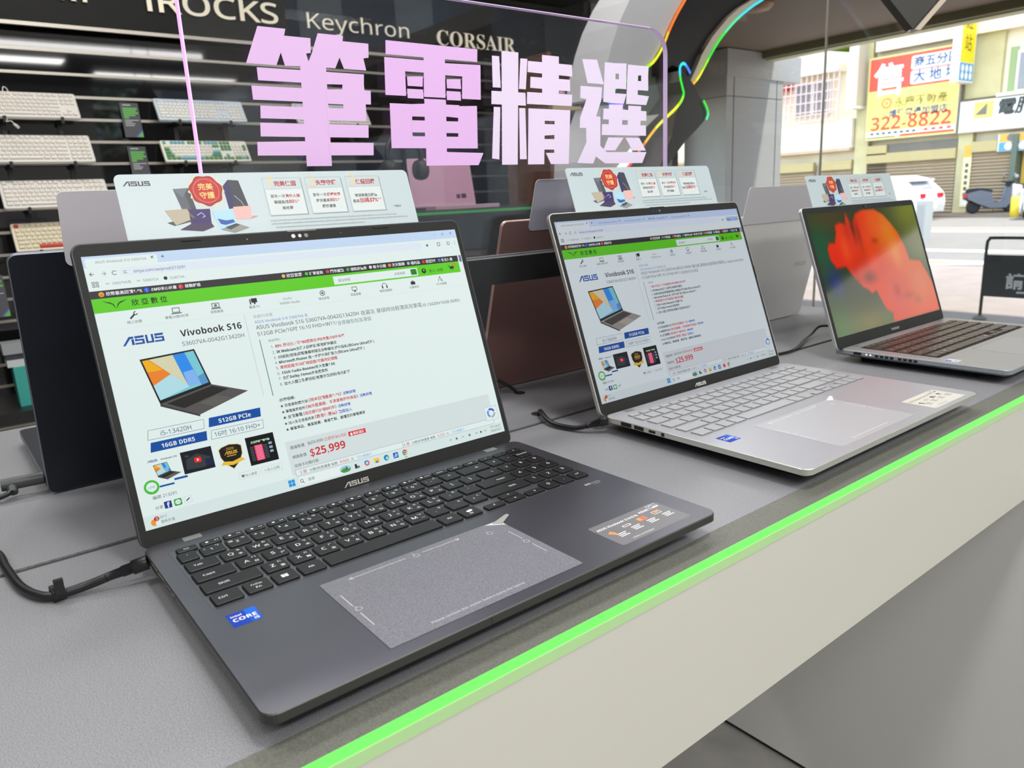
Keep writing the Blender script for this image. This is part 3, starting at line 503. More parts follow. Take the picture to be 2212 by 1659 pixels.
m = MB(); m.box(XL, -.018, -.05, XR-.018, .78, -.021, mat('counter_core', (90, 88, 84), .6)); m.build('core', cnt)
m = MB(); m.box(.965, -.085, FLOOR+.012, 1.26, .72, -.154, mat('leg_white', (226, 226, 222), .5)); m.box(.972, -.078, FLOOR, 1.253, .71, FLOOR+.012, mat('plinth_dark', (20, 20, 18), .6)); m.build('leg_panel', cnt)
m = MB(); m.box(-2.1, -.0, FLOOR, -1.8, .72, -.154, mat('leg_white', (226, 226, 222), .5)); m.build('leg_panel', cnt)

# ================================================================ the three laptops in front
DG, DGE = mat('graphite_shell', (92, 92, 99), .33, .8), mat('graphite_edge', (78, 78, 76), .4, .7)
SV, SVE = mat('silver_shell', (172, 172, 177), .33, .35), mat('silver_edge', (196, 196, 190), .35, .6)
BZ = mat('bezel_black', (27, 28, 27), .6, spec=.3); LG = mat('logo_silver', (190, 184, 176), .35, .5)
WHT = mat('legend_white', (225, 225, 225), .5)
SPOT = [(.06242, .24317, -.0054, .32404, .02935), (.5435, .23676, -.0022, .34126, .03037), (1.03279, .22405, -.00504, .32948, .03458)]
# --- graphite
x, y, yaw, tilt, zb = SPOT[0]
A = thing('laptop', 'graphite laptop nearest the camera, bright shop page on screen, black keys', 'laptop', (x, y, 0), (0, 0, yaw), 'laptops facing the aisle')
base_parts(A, 357, 262, 20, DG, DGE)
L = lid_parts(A, 357, 215.4, .34, zb, tilt, mat('graphite_lid', (64, 64, 66), .45, .4), BZ, LG)
web_page(.98, (1, 1, 1), False).build('screen', L)
m = MB(.001); asus(m, -10.6, -10.6, 24.4, .1, LG, 4.4); m.build('brand_mark', L)
m = MB(.001); m.frame(-165.5, -138.5, 160.5, -30, .3, 20.03, mat('graphite_line', (50, 50, 54), .4, .4)); m.rect(-165.5, -138.5, 160.5, -30, 20.02, mat('graphite_well', (100, 100, 106), .36, .8)); kb = m.build('keyboard', A)
add_keys(kb, .02003, mat('key_black', (13, 13, 15), .45, spec=.35), WHT)
m = MB(.001); m.slab(rr(-103, -252, 46, -156, 2), [(0, 19.9), (0, 20.04)], mat('touchpad_graphite', (60, 60, 66), .35, .4)); tp = m.build('touchpad', A)
FM = mat('film_grain', (112, 112, 120), .55, .15, noise=(900, .7, 1.25, 2)); FW = mat('film_print', (196, 196, 202), .5)
m = MB(.001); m.slab(rr(-102.4, -251.4, 45.4, -155.4, 1), [(0, 20.05), (0, 20.2)], FM); m.poly([(32, -156.4), (45.4, -156.4), (45.4, -166)], 20.24, FW)
m.slab([(38, -158), (44, -163), (57, -154.4), (58, -152.2), (56, -151)], [(0, 20.3), (0, 20.6)], mat('film_tab', (150, 148, 144), .4)); film_marks(m, -102, -251, 45, -156, 20.26, FW, 1); m.build('protective_film', tp)
def chip_sticker(root, x, y):
    m = MB(.001); m.slab(rr(x, y, x+18, y+17.6, .9), [(0, 20.0), (0, 20.08)], mat('sticker_blue', (8, 76, 176), .5, spec=.2)); m.rect(x, y, x+11, y+17.6, 20.09, mat('sticker_deep', (6, 52, 156), .5, spec=.2)); m.rect(x+11, y+9, x+18, y+17.6, 20.095, mat('sticker_light', (14, 92, 196), .5, spec=.2))
    m.text('intel', x+2, y+12.2, 20.12, WHT, w=6.6, bold=.02); m.text('CORE', x+2, y+6.2, 20.12, WHT, w=14.4, bold=.02); m.text('i5', x+13.6, y+1.8, 20.12, WHT, w=3, bold=.03); m.build('chip_sticker', root)
chip_sticker(A, -162.2, -168.4)
def spec_label(root, bg, fg, accents):
    m = MB(.001); m.slab(rr(83.8, -252, 158, -215, 2), [(0, 20.0), (0, 20.06)], bg)
    m.text('ASUS Vivobook S14/S16', 86.2, -224.2, 20.1, fg, w=43, bold=.02); m.text('HDMI', 132.4, -223, 20.1, fg, w=10.6, bold=.03)
    m.frame(144.5, -222.6, 154.5, -216.4, .4, 20.1, fg); m.pline([(149+2.4*math.cos(a), -219.6+2*math.sin(a)) for a in np.linspace(0, 6.28, 12)], .4, 20.1, fg); m.rect(148, -222.6, 154.5, -220.8, 20.11, fg)
    for i, xx in enumerate((88.5, 105, 122, 139.5)):
        for k in range(3): m.rect(xx+4.6, -235.6-2.2*k-1.6*(i == 0), xx+13.6-1.6*(k % 2), -234.6-2.2*k-1.6*(i == 0), 20.1, fg)
    m.poly([(89, -232), (92.5, -229.4), (95, -234), (93.4, -237.6), (91, -233.6)], 20.12, accents[0]); m.poly(rr(105.6, -231.8, 114, -228.8, 1.4), 20.12, fg); m.poly(rr(106.3, -231.2, 113.3, -229.4, .9), 20.13, bg)
    m.poly(rr(122.6, -232.4, 131, -227.4, 1), 20.12, accents[0]); m.rect(126, -232, 130.4, -227.8, 20.13, accents[1]); m.frame(139.6, -232, 147.6, -227, .5, 20.12, fg); m.poly(circ(143.8, -228.6, 2.2, 12), 20.14, accents[0])
    m.text('VGR65-2579283600', 98, -249, 20.1, fg, w=22); m.build('spec_label', root)
spec_label(A, mat('label_grey', (104, 103, 106), .4), WHT, (mat('label_orange', (238, 140, 60), .4), mat('label_red', (228, 80, 60), .4)))
m = MB(.001); m.text('Dolby', 149.5, -151.6, 20.04, LG, w=10.4); m.text('ATMOS', 150.5, -154.6, 20.04, LG, w=7.6)
for k in (0, 3.2): m.poly([(143.2+k, -151.6), (145.8+k, -151.6), (145.8+k, -148.6), (143.2+k, -148.6)], 20.04, LG)
m.build('audio_mark', A)
def side_ports(root, W, spec_):
    m = MB(.001); bk = mat('port_black', (8, 8, 8), .5); rim = mat('port_rim', (150, 148, 142), .35, .7)
    for y, w, h, z in spec_: port(m, y, w+.9, h+.8, z, -1, rim, -W/2); port(m, y, w, h, z, -1.0, bk, -W/2-.05)
    m.build('port', root)
PS = [(-46, 15, 4.2, 16.6), (-64.5, 13, 4, 16.6), (-83, 8.6, 2.4, 16.6), (-97.5, 3.6, 3.6, 16.6)]
for p_ in PS: side_ports(A, 357, [p_])
# --- silver
x, y, yaw, tilt, zb = SPOT[1]
B = thing('laptop', 'silver laptop with pale keys between the graphite laptop and the flower-screen laptop', 'laptop', (x, y, 0), (0, 0, yaw), 'laptops facing the aisle')
base_parts(B, 357, 258, 20, SV, SVE)
L = lid_parts(B, 357, 215.4, .34, zb, tilt, mat('silver_lid', (196, 194, 188), .35, .6), BZ, LG)
web_page(.83, (1, .985, 1.02), True).build('screen', L)
m = MB(.001); asus(m, -10.6, -10.6, 22, .1, mat('logo_bright', (214, 212, 208), .35, .3), 4.2); m.build('brand_mark', L)
m = MB(.001); m.rect(-165.5, -134.5, 160.5, -26, 20.02, SV); kb = m.build('keyboard', B)
add_keys(kb, .02003, mat('key_silver', (174, 175, 178), .4, .3), mat('legend_pale', (168, 168, 170), .5), oy=3.5, side=mat('key_silver_side', (120, 121, 122), .5), hgt=1.3)
m = MB(.001); m.slab(rr(-101.5, -247, 47, -151, 2), [(0, 19.9), (0, 20.04)], mat('touchpad_silver', (190, 190, 194), .3, .5)); tp = m.build('touchpad', B)
m = MB(.001); m.slab(rr(-101, -246.5, 46.5, -150.4, 1), [(0, 20.05), (0, 20.2)], mat('film_silver', (176, 176, 180), .42, .3)); FP = mat('film_print_pale', (232, 232, 232), .5)
film_marks(m, -101, -246, 46, -151, 20.26, FP, 1); m.slab([(36, -153), (42, -158), (55, -149.4), (56, -147.2), (54, -146)], [(0, 20.3), (0, 20.6)], FP); m.build('protective_film', tp)
chip_sticker(B, -160.6, -164.4)
spec_label(B, mat('label_cream', (196, 193, 184), .45), mat('label_ink', (120, 118, 114), .5), (mat('label_black', (60, 60, 60), .5), mat('label_grey2', (140, 140, 140), .5)))
for p_ in PS: side_ports(B, 357, [(p_[0]+3, *p_[1:])])
# --- silver with the flower picture
x, y, yaw, tilt, zb = SPOT[2]
Cc = thing('laptop', 'silver laptop with black keys and a red flower picture on screen', 'laptop', (x, y, 0), (0, 0, yaw), 'laptops facing the aisle')
G3, G3E = mat('cool_silver_shell', (168, 168, 168), .34, .5), mat('cool_silver_edge', (150, 156, 162), .4, .5)
base_parts(Cc, 359, 235, 20, G3, G3E)
L = lid_parts(Cc, 362, 193.6, .2, zb, tilt, mat('cool_silver_lid', (186, 188, 192), .4, .5), BZ, LG, chin=19, top=10.5)
s3 = flower_picture(.3442, .1936); s3.parent = L
m = MB(.001); m.text('Vivobook', -10, -11.6, .1, LG, w=26, bold=.01); m.build('brand_mark', L)
m = MB(.001); m.rect(-155, -139, 156, -26, 20.02, mat('keywell_black', (24, 24, 25), .5)); kb = m.build('keyboard', Cc)
add_keys(kb, .02003, mat('key_brown_black', (66, 56, 50), .34), mat('legend_dim', (196, 190, 180), .5), sx=.945, oy=1.5)
m = MB(.001); m.slab(rr(-70, -229, 60, -148, 2), [(0, 19.95), (0, 20.06)], mat('touchpad_cool', (168, 168, 170), .3, .5)); m.frame(-70, -229, 60, -148, .4, 20.08, mat('graphite_line', (50, 50, 54), .4, .4)); m.build('touchpad', Cc)
m = MB(.001); m.slab(rr(-170, -167, -153, -150.5, .9), [(0, 20.0), (0, 20.08)], mat('sticker_pale', (200, 204, 214), .4)); m.rect(-169, -159, -161, -151.5, 20.1, mat('sticker_blue', (8, 76, 176), .5, spec=.2)); m.text('intel', -168.4, -156.4, 20.13, WHT, w=6.4); m.text('CORE', -168.6, -164.6, 20.13, mat('sticker_blue', (8, 76, 176), .5, spec=.2), w=12); m.build('chip_sticker', Cc)
side_ports(Cc, 359, [(-35.5, 11.6, 3.8, 16.6)])
m = MB(.001)
for y_ in (-49, -55): m.poly(circ(0, 0, .1, 6), 0, WHT); m.box(-180, y_-.9, 15.8, -179.4, y_+.9, 17.4, mat('indicator', (250, 250, 250), .3, emit=(255, 255, 255), es=1.2))
m.build('indicator_light', Cc)
for k in range(8): v = MB(.001); v.box(-180, -66.6-(7.2*k+(4 if k > 3 else 0)), 14.6, -179.3, -61.6-(7.2*k+(4 if k > 3 else 0)), 17.8, mat('port_black', (8, 8, 8), .5)); v.build('vent_slot', Cc)

# ================================================================ promotion cards standing on the lids
CARD = mat('card_blue_grey', (184, 198, 202), .32); INK = mat('card_ink', (62, 64, 66), .5); CR = mat('card_red', (176, 34, 34), .45); CG = mat('card_gold', (226, 196, 140), .45)
def promo_card(i, du, dv, label):
    x, y, yaw, tilt, zb = SPOT[i]
    M = Matrix.Translation((x, y, 0)) @ Matrix.Rotation(yaw, 4, 'Z') @ Matrix.Translation((0, 0, zb)) @ Matrix.Rotation(PI/2-tilt, 4, 'X') @ Matrix.Translation((du/1000, dv/1000, -.0064))
    t = thing('promotion_card', label, 'sign card', group='promotion cards on the laptop lids'); t.matrix_world = M
    m = MB(.001); m.slab(rr(-135.5, 208, 135.5, 282.5, 5, 5), [(0, -.5), (0, .4)], CARD, mat('card_edge', (226, 228, 228), .5)); m.build('card', t)
    m = MB(.001); asus(m, -130, 272.6, 21, .45, INK, 4)
    def q(r, g, b): return mat('print_%d_%d_%d' % (r, g, b), (r, g, b), .45)
    sx, sy = -65.6, 267
    for k in range(7):
        a = -PI/2+.32+.36*k
        for s_ in (-1, 1): m.poly([(sx+s_*(13.4*math.cos(a)), sy+13.4*math.sin(a)), (sx+s_*(15.6*math.cos(a+.12)), sy+15.6*math.sin(a+.12)), (sx+s_*(13.6*math.cos(a+.3)), sy+13.6*math.sin(a+.3))], .5, q(232, 206, 150))
    m.poly([(-92.5, 269.3), (-80, 269.8), (-78.4, 249), (-88, 247)], .47, q(84, 90, 98)); m.poly([(-84, 266), (-79.8, 269.8), (-77, 249), (-81, 247)], .48, q(62, 66, 74)); m.poly([(-92.5, 269.3), (-86, 262), (-80, 269.8)], .49, q(104, 110, 118))
    m.poly([(-51, 270.6), (-45.5, 276.2), (-36.4, 275.4), (-32.6, 252), (-50, 250)], .47, q(52, 56, 66)); m.poly([(-51, 270.6), (-45.5, 276.2), (-45.8, 250.6), (-50, 250)], .48, q(44, 38, 92)); m.pline([(-43, 262), (-38, 256), (-36, 251)], .5, .5, q(170, 180, 190))
    for cy_, rx, ry, c in ((267, 13.6, 13.2, (150, 22, 26)), (267, 12.2, 11.9, (182, 30, 34))): m.poly([(sx+(rx+.7*math.sin(7*a))*math.cos(a), cy_+(ry+.7*math.sin(7*a))*math.sin(a)) for a in np.linspace(0, 2*PI, 57)[:-1]], .52 if rx > 13 else .54, q(*c))
    m.pline([(sx+10.6*math.cos(a), 267+10.4*math.sin(a)) for a in np.linspace(0, 2*PI, 41)], .35, .56, q(226, 150, 100))
    m.text('完美', sx, 268.2, .58, q(246, 206, 120), w=12.4, al='c', bold=.015); m.text('守護', sx, 260.6, .58, q(246, 206, 120), w=12.4, al='c', bold=.015)
    def lap(scr, base, c1, c2):
        m.poly(scr, .6, q(*c1)); m.poly(base, .59, q(*c2))
    lap([(-102.8, 251.2), (-85.2, 251.7), (-80, 243.4), (-96.6, 238)], [(-103, 240.6), (-97.6, 237.6), (-82, 241), (-88, 243)], (176, 166, 146), (70, 68, 70))
    lap([(-84, 251), (-66.2, 251), (-67.6, 238.4), (-84.4, 238.6)], [(-84.4, 238.6), (-67.6, 238.4), (-66, 235), (-76, 231.6), (-94.4, 234)], (52, 30, 92), (58, 46, 78))
    m.pline([(-78, 245.6), (-74, 248), (-71.4, 244.6), (-74, 243.6)], .6, .62, q(170, 190, 230))
    lap([(-65.4, 248.9), (-48.4, 249.8), (-46.6, 237), (-61, 232.4)], [(-61, 232.4), (-46.6, 237), (-36, 232.6), (-50, 228.6)], (168, 208, 224), (140, 142, 140))
    m.poly([(-62, 242), (-55, 240), (-48.6, 240.6), (-47.6, 238), (-56, 236), (-60, 237)], .62, q(44, 84, 160)); m.poly([(-57, 234), (-47, 237), (-44, 235.4), (-53, 231.6)], .61, q(60, 62, 64))
    lap([(-46.4, 251.7), (-30.4, 252.2), (-32.6, 240.4), (-46, 240.6)], [(-46, 240.6), (-32.6, 240.4), (-26, 242.6), (-30, 243)], (222, 176, 172), (200, 150, 150))
    for x0, n, tt, ls in ((-15.4, '1', '完美保固', (('首年一次', '意外人損'), ('華碩負擔', '80%*'), ('維修費', ''))), (25, '2', '失竊守護', (('首年一次', '機種失竊'), ('提供最高', '80%*'), ('購機優惠', ''))), (66, '3', '保證回購', (('華碩筆電回購價', ''), ('最高', '加碼37%**')))):
        m.frame(x0, 242, x0+36.4, 277, .35, .46, q(150, 162, 166)); m.rect(x0+.8, 241.4, x0+37, 242, .46, q(140, 150, 152)); m.rect(x0+36.4, 241.4, x0+37, 276, .46, q(140, 150, 152)); m.rect(x0+1.4, 242.8, x0+35.6, 266.4, .46, q(206, 214, 214)); m.line((x0+1, 266.6), (x0+35.4, 266.6), .2, .5, q(150, 162, 166))
        m.text(n, x0+6.6, 268.2, .5, CG, h=15, al='c', shear=.0); m.text(tt, x0+10.2, 269.6, .52, CR, w=20.8, bold=.02)
        for j, (a, b) in enumerate(ls):
            yy = 258.6-5.6*j-(2 if n == '3' else 0); wa, wb = len(a)*3.4, (len(b)*3.4 if b and b[0] > '~' else len(b)*2.4); x1 = x0+18.2-(wa+wb)/2
            m.text(a, x1, yy, .52, INK, w=wa, bold=.01)
            if b: m.text(b, x1+wa+.5, yy, .52, CR, w=wb, bold=.02)
    for yy, x0, x1 in ((236.8, -16, 113), (233.8, -16, 124), (230.4, -12.7, 76)):
        x_ = x0
        while x_ < x1: w_ = random.uniform(.9, 1.5); m.rect(x_, yy-.1, x_+w_, yy+random.uniform(1.0, 1.5), .5, q(150, 160, 162)); x_ += w_+.5
    m.text('了解更多', 115.8, 244.6, .5, INK, w=9, al='c'); m.build('print', t)
promo_card(0, 0, 0, 'pale blue card with red seal on top of the graphite laptop')
promo_card(1, 7.4, -.6, 'pale blue card with red seal on the pale-keyed silver laptop')
promo_card(2, 0, -26.5, 'pale blue card with red seal on top of the flower-screen laptop')

# ================================================================ edge-lit acrylic sign
SY = .365
sg = thing('acrylic_sign', 'clear acrylic panel with large pink-white Chinese characters behind the laptops', 'sign', (0, SY, 0))
ACR = clear_mat('acrylic_clear', (.955, .955, .965), .0, 1.49); EDGE = mat('acrylic_edge', (230, 190, 240), .3, emit=(236, 168, 240), es=.9)
def sgp(mb_, pts, y0, y1, mt, side=None): mb_.prism([(a/1000, b/1000) for a, b in pts], -y0, -y1, mt, side)
out_ = [(6, 186), (634, 186), (634, 440)]+[(604+30*math.cos(a), 440+30*math.sin(a)) for a in np.linspace(.2, PI/2, 7)]+[(6, 470)]
m = MB(1, UP); sgp(m, out_, 0, .0075, ACR, ACR); m.build('panel', sg)
m = MB(1, UP); EG2 = mat('acrylic_edge_soft', (215, 195, 225), .25, emit=(190, 160, 205), es=.45)
m.box(.0048, .19, -.0076, .0059, .4685, .0001, EDGE); m.box(.0062, .4702, -.0076, .60, .4709, .0001, EG2)
arc = [(634.2, 190), (634.2, 440)]+[(604+30.2*math.cos(a), 440+30.2*math.sin(a)) for a in np.linspace(.2, PI/2, 7)]
for (a, b), (c, d) in zip(arc, arc[1:]): m.add([(a/1000, b/1000, 0), (c/1000, d/1000, 0), (c/1000, d/1000, -.0075), (a/1000, b/1000, -.0075)], [(0, 1, 2, 3)], EG2)
m.build('lit_edge', sg)
CHARS = [
[[(72,423),(97,423),(95,417),(121,417),(120,405),(115,404),(117,395),(117,393),(94,392),(91,404),(85,392),(58,392)],[(130,422),(155,422),(154,417),(182,417),(181,405),(175,404),(177,393),(154,393),(150,404),(144,393),(117,393),(117,395),(122,404)],[(109,393),(134,393),(130,302),(105,302)],[(67,388),(109,388),(108,378),(67,378)],[(60,372),(108,372),(107,361),(60,361)],[(66,355),(107,355),(107,345),(65,345)],[(64,340),(107,340),(106,329),(63,329)],[(59,323),(106,324),(105,312),(58,312)],[(133,388),(174,388),(173,379),(133,378)],[(151,378),(173,378),(173,373),(180,373),(179,361),(173,361),(150,360),(150,373)],[(132,372),(150,373),(150,360),(132,360)],[(150,361),(173,361),(173,355),(149,355)],[(132,355),(173,355),(172,345),(131,345)],[(131,340),(174,340),(173,329),(130,329)],[(130,323),(178,323),(177,312),(130,312)]],
[[(203,422),(316,422),(315,410),(202,410)],[(248,422),(273,422),(270,371),(244,371)],[(200,406),(247,406),(246,395),(222,395),(221,371),(198,371)],[(272,405),(319,406),(317,371),(293,371),(295,394),(272,394)],[(225,389),(243,390),(242,381),(225,381)],[(224,377),(242,377),(242,369),(224,369)],[(274,389),(291,390),(291,381),(274,381)],[(273,377),(290,377),(290,369),(273,369)],[(244,368),(270,368),(270,362),(244,362)],[(202,362),(227,362),(224,319),(200,319)],[(244,363),(270,363),(267,319),(241,319)],[(287,362),(311,363),(309,319),(284,319)],[(227,362),(244,363),(243,351),(227,351)],[(226,346),(243,346),(242,335),(226,335)],[(225,330),(242,330),(241,319),(225,319)],[(270,363),(287,363),(286,351),(269,352)],[(269,346),(286,346),(285,335),(268,335)],[(268,330),(285,330),(284,319),(267,319)],[(242,319),(267,319),(267,314),(316,313),(309,301),(241,301)]],
[[(337,417),(346,417),(346,385),(336,385)],[(351,423),(374,423),(366,301),(344,301)],[(378,417),(387,417),(383,385),(374,385)],[(334,380),(382,380),(382,367),(333,367)],[(336,363),(344,363),(339,307),(330,308)],[(373,363),(381,363),(380,307),(371,307)],[(411,423),(436,423),(434,378),(409,378)],[(389,415),(457,415),(457,403),(388,404)],[(392,398),(453,398),(453,386),(391,387)],[(386,381),(456,381),(455,369),(385,369)],[(387,363),(411,363),(407,301),(383,301)],[(411,363),(428,363),(427,351),(411,351)],[(411,346),(427,346),(426,335),(410,334)],[(410,329),(426,329),(425,318),(409,318)],[(428,363),(452,363),(447,301),(419,301),(412,313),(425,313)]],
[[(476,423),(500,424),(511,397),(484,397)],[(472,392),(508,392),(506,377),(496,357),(504,357),(503,322),(506,320),(515,314),(590,314),(582,301),(512,301),(495,310),(490,301),(464,302),(480,326),(480,344),(469,344),(470,355),(482,378),(471,379)],[(515,422),(533,422),(531,375),(511,376)],[(533,422),(553,423),(552,411),(533,411)],[(540,411),(552,411),(552,393),(540,393)],[(533,403),(540,403),(540,393),(532,393)],[(532,386),(552,386),(547,375),(531,375)],[(557,422),(575,422),(573,375),(553,375)],[(575,422),(595,422),(594,412),(575,411)],[(582,411),(594,412),(594,393),(582,393)],[(575,403),(582,403),(582,393),(574,393)],[(573,386),(595,385),(590,375),(573,375)],[(521,372),(545,373),(543,347),(520,347)],[(557,372),(580,372),(578,347),(555,347)],[(511,367),(590,366),(590,355),(510,355)],[(508,348),(589,348),(589,336),(507,336)],[(519,332),(545,332),(530,317),(510,317)],[(551,332),(576,332),(588,317),(563,317)]]
]
def grow(p):
    a = sum(p[i-1][0]*p[i][1]-p[i][0]*p[i-1][1] for i in range(len(p)))
    return inset(p if a > 0 else list(reversed(p)), -.55)
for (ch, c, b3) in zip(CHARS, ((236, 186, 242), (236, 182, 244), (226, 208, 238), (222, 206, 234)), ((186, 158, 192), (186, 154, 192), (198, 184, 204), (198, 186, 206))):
    m = MB(1, UP); cm = mat('sign_film_glow_%d' % c[1], b3, .5, emit=c, es=.36)  # pink edge light and its shift between characters put into film colour
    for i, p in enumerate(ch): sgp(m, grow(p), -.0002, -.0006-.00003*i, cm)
    m.build('character', sg)
BB = mat('sign_base_black', (22, 23, 24), .35)
m = MB(); m.box(-.005, -.016, .166, .645, .016, .196, BB); m.box(-.005, -.016, .196, .645, -.012, .1972, mat('base_trim_grey', (120, 122, 124), .4)); m.box(-.005, .0095, .196, .645, .016, .1972, mat('base_trim_grey', (120, 122, 124), .4)); m.build('base_bar', sg)
for x_ in (.13, .60): m = MB(); m.box(x_-.012, -.009, .004, x_+.012, .009, .166, BB); m.box(x_-.05, -.03, 0, x_+.05, .022, .004, BB); m.build('post', sg)

# ================================================================ laptops of the far side, seen from behind
def back_laptop(cx, y0, W, H, tilt, shell, edge, label, D=230):
    t = thing('laptop', label, 'laptop', (cx, y0, 0), (0, 0, 0), 'laptops turned away on the far half of the counter')
    M = Matrix.Rotation(PI/2+tilt, 4, 'X')                     # drawing y runs up and towards the camera side, z to -Y
    m = MB(.001); m.slab(rr(-W/2, -2, W/2, H, 8, 5), [(.8, -5), (0, -4.4), (0, -.5), (.8, 0)], shell, edge); l = m.build('lid', t, (0, 0, .003), (PI/2+tilt, 0, 0))
    m = MB(.001); m.slab(rr(-W/2+7, 7, W/2-7, H-6, 2), [(0, -5.3), (0, -5.05)], mat('screen_dark', (14, 14, 16), .15)); m.build('screen', l)
    m = MB(.001); m.slab(rr(-W/2, 8, W/2, D, 8, 5), [(5, 6), (0, 10), (0, 17.4), (.6, 18)], shell, edge); m.build('base', t)
    m = MB(.001); m.rect(-W/2+18, 30, W/2-18, 130, 18.1, mat('keywell_black', (24, 24, 25), .5)); m.build('keyboard', t)
    for y_ in (3, D-30): m = MB(.001); m.box(-W/2+30, y_, 0, W/2-30, y_+10, 9, mat('rubber', (14, 14, 15), .7)); m.build('rubber_foot', t)
    return t, l
def back_card(cx, y0, H, tilt, du, label, col=(200, 197, 202)):
    t = thing('promotion_card', label, 'sign card', (cx, y0, .003), (PI/2+tilt, 0, 0), 'grey backs of promotion cards')
    m = MB(.001); m.slab(rr(-135+du, H-14, 135+du, H+52, 6, 5), [(0, .3), (0, 1.2)], mat('card_back_%d' % col[0], col, .45), mat('card_edge', (226, 228, 228), .5)); m.build('card', t)
NV, NVE = mat('navy_lid', (20, 24, 34), .42, .2), mat('navy_edge', (118, 122, 136), .35, .6)
tn, ln = back_laptop(.03, .481, 357, 240, .25, NV, NVE, 'dark navy laptop seen from behind, left of the graphite laptop')
back_card(.03, .481, 240, .25, 0, 'plain grey card back behind the graphite laptop, on the dark navy lid')
m = MB(.001); m.box(-178, 14, 6, -170, 30, 14, NV); m.build('hinge', tn)
tb, lb = back_laptop(.5525, .48, 357, 242, .3, mat('bronze_lid', (146, 112, 106), .38, .35), mat('bronze_edge', (214, 178, 164), .35, .5), 'bronze-brown laptop seen from behind, between graphite and silver laptops')
back_card(.5525, .48, 242, .3, 0, 'plain lilac-grey card back on the bronze-brown lid', (186, 184, 196))
tw, lw = back_laptop(1.0625, .503, 313, 214, .23, mat('white_lid', (206, 204, 200), .4, .1), mat('white_edge', (224, 224, 222), .35, .1), 'white laptop seen from behind, between the two silver laptops')
m = MB(.001); asus(m, 84, 106, 44, .05, mat('white_mark', (196, 194, 190), .25, .2), 8); m.build('brand_mark', lw)
back_card(1.0625, .503, 214, .23, 14, 'plain white-grey card back on the white lid', (184, 182, 184))

# ================================================================ power cables
CBL = mat('cable_black', (24, 25, 27), .38)
def cable(label, pts, r, plug=None, ang=None, clip=None):
    t = thing('power_cable', label, 'cable', group='charging cables')
    m = MB(); m.tube(spline(pts, 8), r, CBL, 12); m.build('cord', t)
    if plug:
        p, q_ = Vector(plug[0]), Vector(plug[1]); d = (q_-p); m = MB()
        m.tube([p, p+d*.36, p+d*.37, p+d*.62, p+d*.63, p+d], .004, CBL, 12, [.0032, .0036, .0042, .0042, .0054, .0054]); m.build('plug', t)
    if ang:
        m = MB(); p, q_ = Vector(ang[0]), Vector(ang[1]); m.tube([p, q_], .0062, mat('plug_grey', (66, 68, 70), .4), 12); m.tube([p.lerp(q_, .25), Vector(ang[2])], .0048, mat('plug_grey', (66, 68, 70), .4), 12); m.build('plug', t)
    if clip:
        m = MB(); c = Vector(clip); m.tube([c+Vector((-.004, 0, 0)), c+Vector((.004, .001, 0))], .0062, CBL, 12); m.box(c.x-.002, c.y-.008, c.z+.001, c.x+.004, c.y-.004, c.z+.012, CBL); m.build('tie', t)
cable('thick black cable plugged into the left side of the graphite laptop', [(-.35, .40, .0035), (-.23, .385, .0036), (-.203, .356, .004), (-.198, .313, .004), (-.193, .270, .004), (-.184, .2440, .004), (-.174, .2352, .0045), (-.158, .2320, .006), (-.143, .2265, .010)], .0033, ((-.143, .2265, .0102), (-.1165, .2195, .0152)), clip=(-.1736, .2352, .0062))
cable('black cable rising from the counter to the left side of the pale-keyed silver laptop', [(.363, .341, -.006), (.359, .333, .006), (.350, .318, .0085), (.342, .300, .0065), (.339, .281, .0045), (.344, .256, .0045), (.350, .240, .009)], .0029, ((.350, .240, .009), (.3658, .224, .0155)))
cable('thin black cable arching behind the right edge of the graphite screen', [(.374, .474, .012), (.385, .462, .022), (.399, .452, .013), (.409, .445, .004), (.413, .441, -.006)], .0022)
cable('thin black cable bending up beside the white lid towards the flower-screen laptop', [(.80, .330, .003), (.835, .309, .003), (.882, .3085, .003), (.955, .335, .004), (1.005, .350, .006), (1.03, .350, .016), (1.06, .335, .014), (1.10, .310, .012)], .0021)
cable('short black cable with angled plug at the dark navy laptop', [(-.36, .50, .003), (-.22, .497, .0035), (-.196, .494, .005), (-.181, .492, .008), (-.1765, .496, .0115)], .0026, ang=((-.184, .503, .0145), (-.1485, .499, .0145), (-.1765, .494, .0075)))
# cable holes in the rear worktop
for x_, y_, lb_ in ((.363, .343, 'dark round cable hole by the groove, beside the pale-keyed silver laptop'), (.4135, .440, 'dark round cable hole in front of the bronze-brown laptop')):
    m = MB(); m.slab(circ(0, 0, .0075, 16), [(0, 0), (0, .0009), (.001, .0012)], mat('grommet_black', (16, 16, 16), .6)); o = m.build('cable_grommet', None, (x_, y_, 0)); tag(o, lb_, 'cable hole', 'cable holes')
# ================================================================ keyboards on the slat wall
KC = {n: mat('keycap_'+n, c, .5) for n, c in dict(white=(232, 226, 218), pearl=(214, 222, 230), cream=(226, 216, 190), ivory=(236, 234, 226), green=(96, 150, 100), teal=(110, 176, 190), red=(206, 50, 40)).items()}
R1 = [[1, -1, 1, 1, 1, 1, -.5, 1, 1, 1, 1, -.5, 1, 1, 1, 1], [1]*13+[2], [1.5]+[1]*12+[1.5], [1.75]+[1]*11+[2.25], [2.25]+[1]*10+[2.75], [1.25, 1.25, 1.25, 6.25, 1.25, 1.25, 1.25, 1.25]]
NAV = [[-.25, 1, 1, 1], [-.25, 1, 1, 1], [-.25, 1, 1, 1], [-.25, -3], [-.25, -1, 1, -1], [-.25, 1, 1, 1]]
NUM = [[-.25, -4], [-.25, 1, 1, 1, 1], [-.25, 1, 1, 1, 1], [-.25, 1, 1, 1, 1], [-.25, 1, 1, 1, 1], [-.25, 2, 1, 1]]
